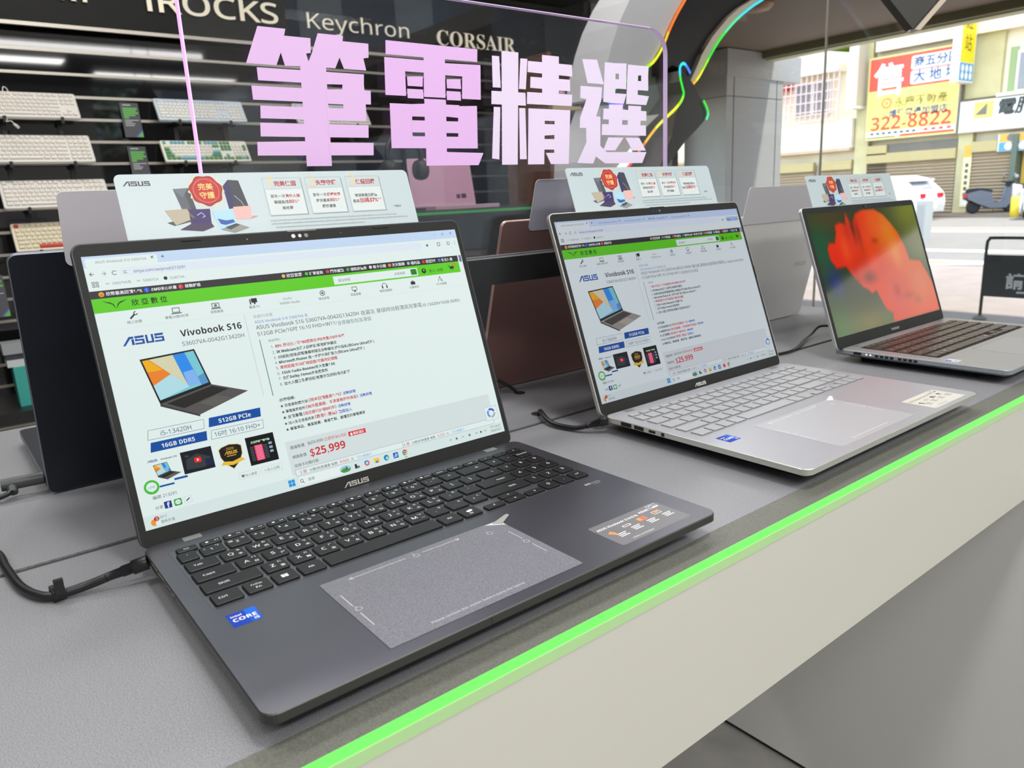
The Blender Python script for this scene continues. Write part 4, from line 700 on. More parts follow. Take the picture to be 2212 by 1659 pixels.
PAD1 = [[-.25, 1, 1, 1, 1]]*6
def wall_keyboard(x0, z0, label, short, blocks, case, color, w=None, bracket=True, cable=False, dep=.132, yf=3.515):
    """bottom left corner at x0, z0 on the wall rack, leaning back on two prongs"""
    t = thing('keyboard', label, 'keyboard', (x0, yf, z0), (math.radians(57), 0, 0), 'keyboards on the slat wall')
    U = .01905; rows = [sum((b[i] for b in blocks), []) for i in range(6)]; wu = max(sum(abs(k) for k in r) for r in rows); W = wu*U+.02
    s = (w/W) if w else 1
    m = MB(s); m.slab(rr(0, 0, W, dep, .008, 3), [(.003, 0), (0, .004), (0, .017), (.002, .019)], case); m.build('case', t)
    m = MB(s); y = .009
    for i in range(5, -1, -1):
        x = .01; j = 0
        for k in rows[i]:
            if k > 0:
                m.slab(rr(x+.0008, y+.0008, x+k*U-.0008, y+U-.0012, .002, 2), [(0, .017), (.0028, .0265)], color(i, j, k)); j += 1
            x += abs(k)*U
        y += U+(.003 if i == 1 else 0)
    m.build('keycaps', t)
    if cable:
        m = MB(s); m.tube(spline([(.10, dep, .01), (.105, dep+.02, .02), (.118, dep+.018, .012), (.122, dep-.01, .005)]), .0022, case, 8); m.tube(spline([(.09, -.002, .006), (.085, -.02, .012), (.10, -.024, .02), (.108, -.05, .03)]), .0022, case, 8); m.tube([(.108, -.05, .03), (.116, -.075, .044)], .006, case, 8); m.build('cord', t)
    if bracket:
        b = thing('wall_bracket', 'black pronged bracket under the '+short, 'bracket', (x0, yf, z0), group='brackets under the keyboards')
        for f in (.22, .80):
            q = W*s*f; g = MB(); g.box(q-.006, -.012, -.012, q+.006, .085, -.004, mat('bracket_black', (14, 14, 15), .4)); g.box(q-.006, -.016, -.012, q+.006, -.012, .014, mat('bracket_black', (14, 14, 15), .4)); g.box(q-.010, .075, -.085, q+.010, .0849, .02, mat('bracket_black', (14, 14, 15), .4)); g.build('prong', b)
c_w = lambda i, j, k: KC['white']
c_p = lambda i, j, k: KC['pearl'] if i == 0 else KC['ivory']
def c_g(i, j, k):
    if i == 0: return KC['teal'] if (j < 5 or j > 8) and j < 13 else KC['green']
    if i == 5 and k > 5: return KC['teal']
    if (k >= 1.2 and j == 0) or (k > 1.7 and j > 8 and j < 14) or (i == 5 and k < 2) or (i in (1, 2) and 13 < j < 17): return KC['green'] if j != 12 else KC['teal']
    if j > 19 or (i == 4 and j == 12): return KC['green'] if i < 4 else KC['teal']
    return KC['ivory']
c_r = lambda i, j, k: KC['red'] if (i == 0 and j == 0) or (i == 5 and k > 5) else KC['cream']
CW, CP, CC = mat('case_white', (226, 222, 216), .4), mat('case_pearl', (206, 218, 228), .35), mat('case_cream', (222, 214, 192), .45)
wall_keyboard(.475-.362, .683, 'white compact keyboard on the top row of the slat wall, coiled cord behind it', 'white compact keyboard with the coiled cord', [R1, NAV], CW, c_w, w=.362, cable=True)
wall_keyboard(.796, .686, 'white keyboard with pale blue top row, on the top row behind the acrylic edge', 'white keyboard with pale blue top row', [R1, NAV, NUM], CP, c_p, w=.41)
wall_keyboard(1.47, .686, 'pale keyboard on the slat wall seen between the pink sign characters', 'pale keyboard behind the pink sign characters', [R1, NAV, NUM], CW, c_p, w=.42)
wall_keyboard(.504-.41, .501, 'white keyboard with number pad on the middle row of the slat wall', 'white keyboard on the middle row', [R1, PAD1], CW, c_w, w=.41)
wall_keyboard(.797, .500, 'white keyboard with green and blue accent keys', 'green and blue accented keyboard', [R1, NAV, NUM], mat('case_ivory', (232, 230, 214), .4), c_g, w=.406)
wall_keyboard(.128, .313, 'white keyboard on the third row, half hidden by the grey card back', 'white keyboard half hidden by the grey card back', [R1, PAD1], CW, c_w, w=.41)
wall_keyboard(.141, .133, 'cream keyboard with red escape key and red space bar', 'cream keyboard with red space bar', [R1, PAD1], CC, c_r, w=.41)
# price cards hung on the wall
PCB = mat('price_card_dark', (52, 54, 60), .4); PCG = mat('price_green', (90, 170, 70), .5); PCW = mat('price_white', (190, 192, 196), .5)
def price_card(x0, z0, label, h=.155):
    t = thing('price_card', label, 'price card', (x0, YW-.03, z0), (math.radians(80), 0, 0), 'dark price cards on the slat wall')
    m = MB(); m.slab(rr(0, 0, .078, h, .003), [(0, 0), (0, .004)], PCB, mat('price_edge', (170, 172, 176), .4)); m.build('card', t)
    m = MB()
    for k, w_ in enumerate((.062, .056, .064, .050, .022)): m.rect(.009, h-.030-.010*k, .009+w_, h-.022-.010*k, .0045, PCG)
    for k, w_ in enumerate((.06, .03, .042, .036)): m.rect(.010, h-.080-.008*k, .010+w_, h-.077-.008*k, .0045, PCW)
    m.poly([(.050, .001), (.077, .001), (.077, .028)], .0045, PCG); m.poly([(.040, .001), (.050, .001), (.077, .028), (.077, .038)], .0046, mat('price_blue', (70, 70, 150), .5)); m.rect(.012, h-.012, .046, h-.008, .0045, PCW); m.build('print', t)
    m = MB(); m.box(.03, h*.5, -.03, .048, h*.5+.01, 0, mat('bracket_black', (14, 14, 15), .4)); m.build('hook', t)
price_card(.656, .622, 'dark price card with green text on the top row beside the white compact keyboard')
price_card(.660, .430, 'dark price card with green text on the middle row, beside the green-accent keyboard')
price_card(.000, -.13, 'dark price card with green text low on the wall beside the dark navy lid', .18)
# goods on the low shelf
m = MB(); m.box(-.35, 3.2, -.50, .9, 3.6, -.48, mat('shelf_black', (24, 24, 25), .4)); tag(m.build('wall_shelf'), 'black shelf board low on the slat wall carrying boxed goods', 'shelf')
def carton(x0, y0, z0, w, d, h, c, label, stripe=None):
    t = thing('product_box', label, 'box', (x0, y0, z0), group='boxed goods on the low shelf')
    m = MB(); m.box(0, 0, 0, w, d, h, mat('box_%d_%d' % c[:2], c, .45)); m.build('carton', t)
    if stripe: m = MB(1, UP); [m.rect(w*.30+.012*k, h*.25, w*.30+.012*k+.007, h*.62, .0008, mat('box_print', (200, 226, 222), .5)) for k in range(stripe)]; m.build('print', t)
carton(.028, 3.30, -.48, .30, .12, .165, (58, 160, 150), 'teal box standing on the low wall shelf', 3)
carton(.012, 3.32, -.315, .30, .10, .030, (196, 196, 198), 'light grey flat box lying directly on the teal box')
carton(.012, 3.32, -.285, .30, .10, .025, (60, 62, 68), 'dark flat box second from the top of the box pile')
carton(.005, 3.31, -.260, .30, .10, .045, (150, 152, 156), 'mid grey flat box topmost of the box pile')
# raised brand names on the black header
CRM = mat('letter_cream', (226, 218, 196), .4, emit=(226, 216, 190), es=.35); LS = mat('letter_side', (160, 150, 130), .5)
def brand(body, x, z, label, w=None, h=None, bold=.0, font=None):
    m = MB(1, Matrix.Translation((0, YW-.071, 0)) @ UP)
    if font == 'serif':
        m.text(body, x, z, .012, CRM, w=w, h=h, bold=bold, serif=True)
    else: m.text(body, x, z, .012, CRM, w=w, h=h, bold=bold)
    n = len(m.v); F = [f for f in m.f]; edges = {}
    for f in F:
        for a, b in zip(f, f[1:]+f[:1]): edges[(a, b)] = 1
    side = [(a, b) for (a, b) in edges if (b, a) not in edges]
    base = list(m.v)
    vs, fs = [], []
    for a, b in side:
        k = len(vs); p, q_ = Vector(base[a]), Vector(base[b]); o = Vector((0, .012, 0)); vs += [tuple(p), tuple(q_), tuple(q_+o), tuple(p+o)]; fs.append((k, k+1, k+2, k+3))
    xf = m.xf; m.xf = None; m.add(vs, fs, LS); m.xf = xf
    tag(m.build('brand_lettering'), label, 'lettering', 'raised cream lettering on the black header')
brand('RT', .475, 1.170, 'cream letters cut off at the very left end of the black header', h=.112, bold=.03)
brand('iROCKS', .82, 1.163, 'wide cream lettering beginning with a small i, behind the acrylic edge', w=.61, h=.128, bold=.012)
brand('Keychron', 1.583, 1.160, 'thin rounded cream lettering in the middle of the black header', w=.60, h=.104, bold=-.004)
brand('CORSAIR', 2.367, 1.142, 'cream capital lettering furthest along the header, above the third sign character', w=.573, h=.118, bold=-.004, font='serif')
t = thing('light_box', 'cream lit sign box above the black header', 'sign', (2.4, YW-.30, 1.47)); m = MB(); m.box(0, 0, 0, 1.0, .28, .2, mat('lightbox_cream', (226, 220, 186), .5, emit=(226, 220, 180), es=.5)); m.build('face', t); m = MB(); m.box(-.01, -.004, -.012, 1.01, .29, -.0001, mat('lightbox_frame', (40, 38, 34), .5)); m.build('frame', t)
m = MB(); m.box(-4, 3.1, 1.50, 2.3, 3.53, CEIL, mat('soffit_black', (26, 26, 26), .6)); m.box(3.4, 3.1, 1.50, 3.7, 3.53, CEIL, mat('soffit_black', (26, 26, 26), .6)); m.box(2.3, 3.28, 1.68, 3.4, 3.53, CEIL, mat('soffit_black', (26, 26, 26), .6)); struct(m.build('trim_4'))
# black stand with a pink laptop, headphones and small goods seen through the acrylic
st = thing('display_stand', 'tall black display stand with green edge light seen through the acrylic sign', 'stand', (1.78, 2.15, FLOOR))
SB = mat('stand_black', (24, 25, 28), .3)
m = MB(); m.box(-.52, 0, 1.06, .34, .45, 1.085, SB); m.build('top', st); m = MB(); m.box(-.5, .06, 0, .3, .43, 1.06, SB); m.build('body', st)
m = MB(); m.box(-.52, -.004, 1.068, .34, -.0005, 1.078, mat('green_dim', (10, 60, 16), .5, emit=(48, 150, 56), es=.6)); m.build('led_strip', st)
pk = thing('laptop', 'pink laptop on the black stand behind the acrylic sign', 'laptop', (1.62, 2.33, .2352), (0, 0, -.12))
PK = mat('pink_shell', (176, 142, 156), .45, .1)
m = MB(.001); m.slab(rr(-150, -105, 150, 105, 8), [(0, 0), (0, 13), (.8, 14)], PK); m.build('base', pk); m = MB(.001); m.rect(-135, -20, 135, 80, 14.1, mat('keywell_dim', (58, 50, 54), .5)); m.build('keyboard', pk)
m = MB(.001); m.slab(rr(-150, 0, 150, 205, 8), [(0, -5), (0, 0)], PK); L = m.build('lid', pk, (0, .105, .013), (PI/2-.22, 0, 0)); m = MB(.001); m.rect(-142, 14, 142, 198, .2, mat('pink_page', (150, 110, 130), .4, emit=(190, 150, 168), es=.22)); m.rect(60, 30, 78, 48, .3, mat('page_dark', (60, 40, 50), .4)); m.rect(84, 30, 108, 50, .3, mat('page_dark', (60, 40, 50), .4)); m.build('screen', L)
hp = thing('headphones', 'black headphones on a small stand left of the pink laptop', 'headphones', (1.335, 2.25, .2352))
m = MB(); m.tube([(.075*math.cos(a), 0, .20+.09*math.sin(a)) for a in np.linspace(-.5, PI+.5, 18)], .011, mat('headphone_black', (20, 20, 22), .4), 10); m.build('headband', hp)
for s_ in (-1, 1): m = MB(); m.lathe([(0, -.018), (.036, -.018), (.04, 0), (.036, .018), (0, .018)], mat('headphone_pad', (30, 30, 32), .6), (s_*.07, 0, .155), 18, 'x'); m.build('ear_cup', hp)
m = MB(); m.box(-.05, -.05, 0, .05, .05, .01, SB); m.box(-.006, -.006, .01, .006, .006, .285, SB); m.build('stand', hp)
cb = thing('display_cabinet', 'brown wooden cabinet with small vases between sign and light sculpture', 'cabinet', (2.76, 3.02, FLOOR)); WD = mat('cabinet_wood', (112, 74, 56), .5, noise=(14, .8, 1.2, 5))
m = MB(); m.box(0, 0, 0, .03, .4, 1.9, WD); m.box(.44, 0, 0, .47, .4, 1.9, WD); m.box(.03, .37, 0, .44, .4, 1.9, mat('cabinet_back', (70, 52, 44), .6)); m.build('carcass', cb)
for z_ in (.5, .85, 1.235, 1.6): m = MB(); m.box(.03, .01, z_, .44, .37, z_+.022, mat('cabinet_shelf', (190, 164, 120), .5)); m.build('shelf', cb)
def vase(x, y, z, r, h, c, label):
    m = MB(); m.lathe([(0, 0), (r*.6, 0), (r, h*.35), (r*.8, h*.6), (r*.3, h*.85), (r*.4, h), (0, h)], mat('vase_%d_%d' % (c[0], c[2]), c, .35), n=18); tag(m.build('vase', None, (x, y, z)), label, 'vase', 'small vases in the brown cabinet')
zc = FLOOR+1.257
vase(2.98, 3.12, zc, .045, .20, (190, 184, 172), 'tall pale teardrop vase in the brown cabinet'); vase(2.86, 3.12, zc, .032, .08, (150, 160, 140), 'small green-grey pot at the left of the cabinet shelf'); vase(3.08, 3.12, zc, .03, .09, (168, 168, 172), 'small grey pot right of the tall vase')
vase(3.14, 3.12, FLOOR+1.622, .05, .22, (196, 130, 96), 'orange tulip-shaped vase on the upper cabinet shelf'); vase(2.94, 3.12, FLOOR+1.622, .04, .14, (214, 168, 184), 'pink rounded vase on the upper cabinet shelf')
for k, c in enumerate(((236, 232, 214), (200, 206, 190), (120, 140, 90), (226, 214, 180), (90, 92, 96))):
    m = MB(); m.box(0, 0, 0, .05, .12, .26-.01*k, mat('book_%d' % c[0], c, .5)); tag(m.build('book', None, (2.84+.056*k, 3.08, FLOOR+.872)), '%s book standing on the lower cabinet shelf' % ('cream', 'pale grey', 'green', 'beige', 'dark grey')[k], 'book', 'books in the brown cabinet')
# curved light sculpture: panels with colour-changing strips, in the plane y = 2
AY = 2.0
A_ = [(2330, 1047), (2263, 948), (2217, 855), (2178, 751), (2151, 656), (2169, 650), (2220, 692), (2303, 730), (2349, 753), (2429, 792), (2477, 824), (2525, 879), (2563, 942), (2615, 1015), (2675, 1085), (2790, 1220), (2480, 1220)]
S1 = [(2790, 1220), (2675, 1085), (2615, 1015), (2563, 942), (2525, 879), (2477, 824), (2429, 792), (2349, 753), (2303, 730), (2220, 692), (2169, 657), (2194, 635), (2270, 630)]
S2 = [(2682, 774), (2656, 802), (2631, 813), (2609, 794), (2613, 750), (2628, 711), (2636, 685), (2618, 653), (2582, 623), (2553, 604), (2511, 578), (2462, 546), (2413, 506), (2345, 444), (2285, 387), (2200, 320)]
S3 = [(3420, 1225), (3264, 1150), (3163, 1102), (3049, 1035), (2947, 957), (2878, 888), (2817, 816), (2772, 764), (2728, 730)]
S3o = [(3330, 1220), (3178, 1140), (3080, 1093), (3000, 1044), (2884, 952), (2808, 870), (2771, 813), (2720, 743)]
S4 = [(2778, 663), (2794, 646), (2810, 623), (2814, 604), (2803, 583)]
B_ = [(2800, 1220), (2686, 1086), (2622, 1015), (2615, 989), (2587, 952), (2581, 883), (2581, 775), (2599, 802), (2631, 817), (2667, 807), (2690, 775), (2720, 743), (2771, 813), (2808, 870), (2884, 952), (3000, 1044), (3080, 1093), (3178, 1140), (3330, 1220)]
C_ = [(2635, 787), (2668, 771), (2720, 729), (2778, 663), (2810, 623), (2814, 604), (2799, 576), (2746, 538), (2671, 490), (2568, 403), (2480, 330), (2440, 300), (2568, 508), (2590, 600), (2625, 653), (2641, 690), (2621, 738)]
D_ = [(2194, 630), (2276, 632), (2428, 592), (2553, 604), (2511, 578), (2462, 546), (2413, 506), (2345, 444), (2285, 387), (2200, 320), (2040, 200), (2060, 400), (2148, 544)]
E_ = [(2303, 730), (2429, 792), (2581, 883), (2617, 737), (2639, 690), (2553, 604), (2428, 592), (2276, 632), (2194, 635), (2169, 657)]
ar = thing('light_sculpture', 'curved black and grey wall sculpture edged with rainbow light strips', 'sculpture', (0, AY, 0))
def arp(name, P, d0, d1, mt, side=None):
    m = MB(.001, UP); m.prism(P, -d1*1000, -d0*1000, mt, side); return m.build(name, ar)
arp('grey_panel', A_, .0, .22, mat('sculpt_grey', (188, 188, 190), .4)); arp('black_panel', B_, .02, .25, mat('sculpt_black', (22, 20, 22), .35)); arp('pointed_panel', C_, -.03, .16, mat('sculpt_blueblack', (20, 22, 28), .25), mat('sculpt_rim', (96, 92, 88), .5))
arp('lower_panel', D_, .03, .2, mat('sculpt_grey', (188, 188, 190), .4)); arp('inner_panel', E_, .10, .16, mat('sculpt_inner', (96, 104, 96), .45))
m = MB(.001, UP); m.poly(S3+list(reversed(S3o)), 5, mat('sculpt_beige', (190, 178, 160), .5)); m.poly([(x_+9, z_-3) for x_, z_ in S3]+list(reversed(S3)), 6, mat('sculpt_rim', (96, 92, 88), .5)); m.build('edge_trim', ar)
HUE = dict(red=(255, 60, 30), orange=(255, 120, 20), amber=(255, 190, 20), yellow=(244, 250, 30), lime=(150, 250, 20), green=(20, 230, 50), mint=(60, 235, 160), cyan=(30, 220, 240), blue=(60, 130, 255), violet=(140, 60, 250))
def strip(P, hues, w=13, z=14):
    pts = spline([(a, b, 0) for a, b in P], 4); n = len(pts)-1; m = MB(.001, UP)
    for i in range(n):
        h = hues[min(len(hues)-1, int(len(hues)*i/n))]; a, b = pts[i], pts[i+1]; m.line((a.x, a.y), (b.x, b.y), w, z, mat('strip_'+h, (30, 30, 30), .4, emit=HUE[h], es=1.25)); m.poly(circ(b.x, b.y, w/2, 8), z-.1, mat('strip_'+h, (30, 30, 30), .4))
    m.build('light_strip', ar)
strip(S1, ('red', 'orange', 'orange', 'amber', 'yellow', 'yellow', 'lime', 'mint', 'green', 'mint', 'cyan', 'blue', 'violet')); strip(S2, ('blue', 'cyan', 'cyan', 'green', 'green', 'lime', 'yellow', 'yellow', 'yellow', 'amber', 'orange', 'red'), z=40)
strip(S3, ('blue', 'cyan', 'cyan', 'mint', 'green', 'green', 'lime', 'yellow', 'amber'), 10); strip(S4, ('green', 'green', 'mint'), 12, 40)
m = MB(); m.box(2.2, 2.05, FLOOR, 2.3, 2.15, .6, mat('sculpt_post', (30, 30, 32), .5)); m.box(2.68, 2.06, FLOOR, 2.78, 2.15, .75, mat('sculpt_post', (30, 30, 32), .5)); m.build('post', ar)
m = MB(); m.box(2.9, 2.08, 1.1, 3.0, 2.16, CEIL, mat('sculpt_post', (30, 30, 32), .5)); m.build('hanger', ar)
# hanging diamond board
yaw_ = math.atan2(.59514, .76723)
dg = thing('hanging_board', 'dark diamond-shaped board with pale edge hanging by the window', 'sign', (1.553, .468, .575), (0, 0, -yaw_))
DB = mat('board_dark', (66, 64, 60), .4)
m = MB(1, UP); m.prism([(0, 0), (.36, .40), (0, .80), (-.36, .40)], -.03, 0, DB); m.build('board', dg)
m = MB(1, UP); m.prism([(.004, -.002), (.0155, -.0035), (.3705, .391), (.36, .40)], -.032, .002, mat('board_edge', (214, 198, 180), .5)); m.build('edge_strip', dg)
for q_ in (-.1, .1): m = MB(); m.tube([(q_, .015, .68), (q_, .015, CEIL-.575)], .003, mat('wire_grey', (120, 120, 120), .4, .8), 8); m.build('wire', dg)
for k in (.30, .55): m = MB(1, UP); m.box(.36*k-.006, .40*k-.002, -.001, .36*k+.004, .40*k+.010, .006, mat('board_clip', (200, 190, 184), .4)); m.build('clip', dg)

# ================================================================ arcade outside the window
ST = -1.0
m = MB(); m.box(3.74, -30, FLOOR-.06, 10.5, 30, FLOOR-.01, mat('arcade_tiles', (158, 143, 136), .5, noise=(3.2, .86, 1.08, 6))); struct(m.build('pavement'))
m = MB(); m.box(10.5, -40, ST-.1, 27.0, 40, ST, mat('asphalt_light', (128, 123, 117), .75, noise=(1.4, .95, 1.05, 5))); struct(m.build('street'))
m = MB(); m.box(27.0, -40, ST-.1, 29.7, 40, ST+.06, mat('far_pavement', (140, 126, 108), .7, noise=(1.1, .9, 1.08, 5))); struct(m.build('pavement_far'))
RW = mat('road_white', (244, 242, 236), .6); RY = mat('road_yellow', (246, 226, 96), .6); RP = mat('road_pink', (170, 96, 104), .6)
def mark(nm, x0, x1, y0, y1, mt): m = MB(); m.box(x0, y0, ST, x1, y1, ST+.004, mt); struct(m.build(nm))
mark('road_marking_1', 14.2, 14.6, -30, 30, RW); mark('road_marking_2', 19.6, 20.3, -30, 30, RW); mark('road_marking_3', 21.0, 21.3, -30, 30, mat('road_cream', (190, 170, 140), .6)); mark('road_marking_4', 10.56, 10.9, -30, 30, RP)
m = MB(); m.poly([(11.0, 6.2), (12.2, 3.95), (12.6, 3.95), (12.6, 6.6)], ST+.005, RW); m.poly([(11.6, 6.2), (12.1, 4.6), (12.4, 4.6), (12.4, 6.4)], ST+.007, RY); struct(m.build('road_marking_5'))
SOF = mat('arcade_ceiling', (124, 112, 96), .7)
m = MB(); m.box(3.74, -30, 1.63, 7.15, 30, 1.78, SOF); m.box(3.74, 5.1, 1.2, 6.5, 5.3, 1.63, SOF); struct(m.build('arcade_soffit'))
m = MB(); m.box(7.15, -30, 1.545, 7.30, 30, 1.80, mat('awning_edge', (196, 200, 160), .55)); m.box(7.08, -30, 1.56, 7.15, 30, 1.63, mat('awning_under', (120, 118, 90), .6)); m.add([(7.31, 3.72, 1.55), (7.31, 3.95, 1.55), (7.31, 3.72, 1.50)], [(0, 1, 2)], mat('awning_green', (150, 190, 60), .6)); struct(m.build('trim_5'))
m = MB(); CL = mat('column_stone', (168, 168, 166), .4); JT = mat('column_joint', (96, 96, 94), .6)
m.box(6.5, 4.55, ST, 7.5, 5.08, 1.17, CL); m.box(6.505, 4.555, 1.17, 7.495, 5.075, 1.178, JT); m.box(6.5, 4.55, 1.178, 7.5, 5.08, 1.62, CL); m.box(6.49, 4.54, 1.36, 7.82, 5.1, 1.62, CL)
for x_ in (6.62, 7.38): m.box(x_-.004, 4.547, ST, x_+.004, 4.551, 1.62, JT)
struct(m.build('column'))
m = MB(); m.box(6.3, 5.08, FLOOR, 6.4, 5.65, 1.63, mat('arcade_wall', (110, 106, 100), .6)); struct(m.build('wall_arcade'))
t = thing('ceiling_lamp', 'round brown-rimmed lamp on the arcade ceiling', 'lamp', (5.2, 3.35, 1.63)); m = MB(); m.lathe([(0, -.05), (.10, -.05), (.13, -.02), (.13, 0), (0, 0)], mat('lamp_rim', (170, 130, 100), .5), n=24); m.build('rim', t)
# no-parking stand
bs = thing('barrier_stand', 'black metal barrier stand with white characters on a dark board outside', 'barrier', (6.4, 2.012, FLOOR)); PB = mat('pipe_green_black', (52, 62, 46), .4)
m = MB(); m.tube(spline([(0, 0, 0), (0, 0, .3), (0, 0, .58), (0, -.012, .632), (0, -.05, .645), (0, -.4, .645), (0, -.95, .645), (0, -.988, .632), (0, -1.0, .58), (0, -1, .3), (0, -1, 0)], 5), .012, PB, 10); m.build('pipe_frame', bs)
m = MB(); m.box(-.008, -.992, .19, .008, -.008, .515, mat('board_charcoal', (60, 60, 62), .5)); m.build('board', bs)
m = MB(1, facing_x(-.009)); m.text('請 勿 停 車', .160, .268, .001, mat('board_letters', (214, 214, 214), .5), w=.60, bold=.03); m.rect(.24, .225, .78, .240, .001, mat('board_letters', (214, 214, 214), .5)); m.build('lettering', bs)
for y_ in (0, -1.0): m = MB(); m.lathe([(0, 0), (.05, 0), (.05, .02), (.02, .035), (0, .035)], mat('foot_grey', (150, 150, 146), .6), (0, y_, -.0), 14); m.build('foot', bs)

# ================================================================ far side of the street
XF = 29.7
bd = thing('building', 'beige two-storey street building with shutters, balconies and barred window', 'building', (XF, 0, ST))
WL, PIL, SHU = mat('facade_cream', (238, 226, 200), .7, noise=(.6, .92, 1.06, 5)), mat('facade_pillar', (196, 186, 140), .7, noise=(1.2, .85, 1.1, 5)), mat('shutter_beige', (176, 158, 130), .6)
def fb(name, y0, z0, y1, z1, d0, d1, mt): m = MB(); m.box(-d1, y0, z0-ST, -d0, y1, z1-ST, mt); return m.build(name, bd)
fb('wall', -20, ST, 34, 13, -4, 0, WL); fb('eave', 15.9, 4.5, 30, 4.78, 0, .7, mat('facade_white', (240, 232, 214), .6)); fb('parapet', -6, 4.95, 14.6, 5.45, 0, .4, WL); fb('parapet', -6, 5.75, 14.6, 7.5, 0, .45, WL); fb('recess', -6, 5.45, 14.6, 5.75, 0, .1, mat('recess_dark', (120, 108, 70), .8))
fb('balcony', 15.3, 1.62, 30, 2.7, 0, .5, WL); fb('balcony_ledge', 15.3, 1.50, 30, 1.62, 0, .6, mat('ledge_tan', (196, 172, 140), .7))
fb('pillar', 14.72, ST, 15.25, 9, 0, .3, PIL); fb('pillar', 11.02, ST, 11.48, 1.9, 0, .3, PIL); fb('pier', 10.35, 2.9, 11.45, 9, 0, .2, PIL)
def shutter(y0, y1, z0, z1):
    m = MB(); z = z0
    while z < z1-.01: m.add([(-.25, y0, z-ST), (-.25, y1, z-ST), (-.33, y1, z+.05-ST), (-.33, y0, z+.05-ST), (-.25, y1, z+.11-ST), (-.25, y0, z+.11-ST)], [(0, 1, 2, 3), (3, 2, 4, 5)], SHU); z += .11
    m.box(-.4, y0, z1-ST, -.2, y1, z1+.35-ST, mat('shutter_box', (190, 172, 120), .6)); s_ = m.build('shutter', bd)
shutter(11.5, 14.7, -.94, .95); shutter(9.75, 11.0, -.94, 1.1); shutter(15.3, 16.6, -.94, .8); shutter(16.9, 19.6, -.94, .8); shutter(13.95, 14.7, -.94, 1.25)
fb('transom', 11.5, 1.30, 14.6, 1.62, 0, .3, mat('transom_dark', (110, 104, 92), .4))
def window(y0, y1, z0, z1, bars=0):
    f = fb('window', y0, z0, y1, z1, 0, .12, mat('window_frame', (236, 226, 216), .5)); n = 3 if bars else 1
    m = MB(); w_ = (y1-y0)/(2 if bars else 1)
    for k in range(2 if bars else 1): m.box(-.14, y0+w_*k+.08, z0+.08-ST, -.121, y0+w_*(k+1)-.08, z1-.08-ST, mat('pane_grey', (140, 142, 146), .2))
    m.build('pane', f, (0, 0, 0))
    if bars:
        m = MB()
        for k in range(13): yy = y0-.6+(y1-y0+1.2)*k/12; m.box(-.62, yy-.02, z0-.25-ST, -.58, yy+.02, z1+.2-ST, mat('bars_pink', (226, 196, 190), .5))
        for k in range(6): zz = z0-.25+(z1-z0+.45)*k/5; m.box(-.63, y0-.6, zz-.02-ST, -.57, y1+.6, zz+.02-ST, mat('bars_pink', (226, 196, 190), .5))
        m.build('bars', f)
window(16.45, 18.0, 3.0, 4.35, 1); window(6.5, 9.95, 2.95, 4.25); fb('green_tiles', 9.95, 2.9, 10.2, 4.4, 0, .05, mat('tile_green', (150, 170, 120), .5)); fb('window_sill', 6, 2.84, 10.35, 2.95, 0, .5, WL)
fb('shop_interior', 7.0, -.94, 9.7, 1.0, 0, .02, mat('interior_dark', (96, 90, 78), .3)); fb('shop_post', 9.55, -.94, 9.72, 1.6, 0, .5, mat('post_green', (96, 108, 90), .5)); fb('shop_panel', 9.1, -.9, 9.5, 1.0, .02, .06, mat('panel_mustard', (200, 166, 60), .5)); fb('shop_glass', 7.1, .3, 9.0, .9, .02, .05, mat('glass_blue', (140, 156, 170), .2))
# signs on the facade
def fsign(name, label, X, y0, z0, y1, z1, d, mt, side, draw):
    t = thing(name, label, 'sign', (X, 0, 0)); m = MB(); m.box(0, y0, z0, d, y1, z1, side); m.build('case', t)
    m = MB(1, facing_x(-.004)); m.rect(-y1+.03, z0+.03, -y0-.03, z1-.03, 0, mt); draw(m); m.build('face', t); return t
YEL, RED_, WT, NVY, GRN = mat('sign_yellow', (252, 226, 120), .5), mat('sign_red', (226, 84, 66), .5), mat('sign_white', (246, 244, 236), .5), mat('sign_navy', (40, 76, 130), .5), mat('sign_olive', (140, 130, 60), .5)
def d1(m):
    x0 = -14.7; m.rect(x0, 3.55, -11.58, 4.68, .004, RED_); m.text('售', x0+.15, 3.46, .008, WT, w=1.1, bold=.022)
    for z_, tx, w_ in ((4.12, '商五分區', 1.5), (3.62, '大 地 坪', 1.5)): m.poly(rr(-13.2, z_, -11.56, z_+.46, .08), .008, WT); m.text(tx, -13.1, z_+.10, .012, NVY, w=w_, bold=.018)
    m.poly(circ(-14.0, 3.08, .2, 20), .006, mat('sign_orange', (238, 150, 80), .5)); m.poly(circ(-14.0, 3.08, .12, 16), .008, YEL); m.poly(circ(-14.0, 3.08, .06, 12), .01, mat('sign_orange', (238, 150, 80), .5))
    m.text('永慶不動產', -13.72, 2.93, .006, GRN, w=1.85, bold=.01); m.text('博愛周邊加盟店', -13.9, 2.58, .006, NVY, w=2.05, bold=.016); m.text('322-8822', -14.55, 2.14, .006, RED_, w=2.85, bold=.03)
    m.rect(x0, 1.86, -11.54, 2.10, .005, WT)
    for k in range(8): m.rect(x0+.15+.22*k, 1.98, x0+.28+.22*k, 2.06, .009, mat('sign_ink', (90, 90, 84), .6))
    for k in range(4): m.rect(-12.6+.26*k, 1.98, -12.46+.26*k, 2.07, .009, RED_)
    m.poly([(-13.5, 1.86), (-11.56, 1.86), (-11.56, 1.94), (-13.4, 1.94)], .009, RED_); m.rect(x0, 1.86, -13.6, 1.9, .009, mat('sign_ink', (90, 90, 84), .6))
fsign('billboard', 'yellow and red billboard with phone number on the building opposite', XF-.50, 11.5, 1.78, 14.76, 4.75, .14, YEL, mat('sign_case', (170, 164, 150), .5), d1)
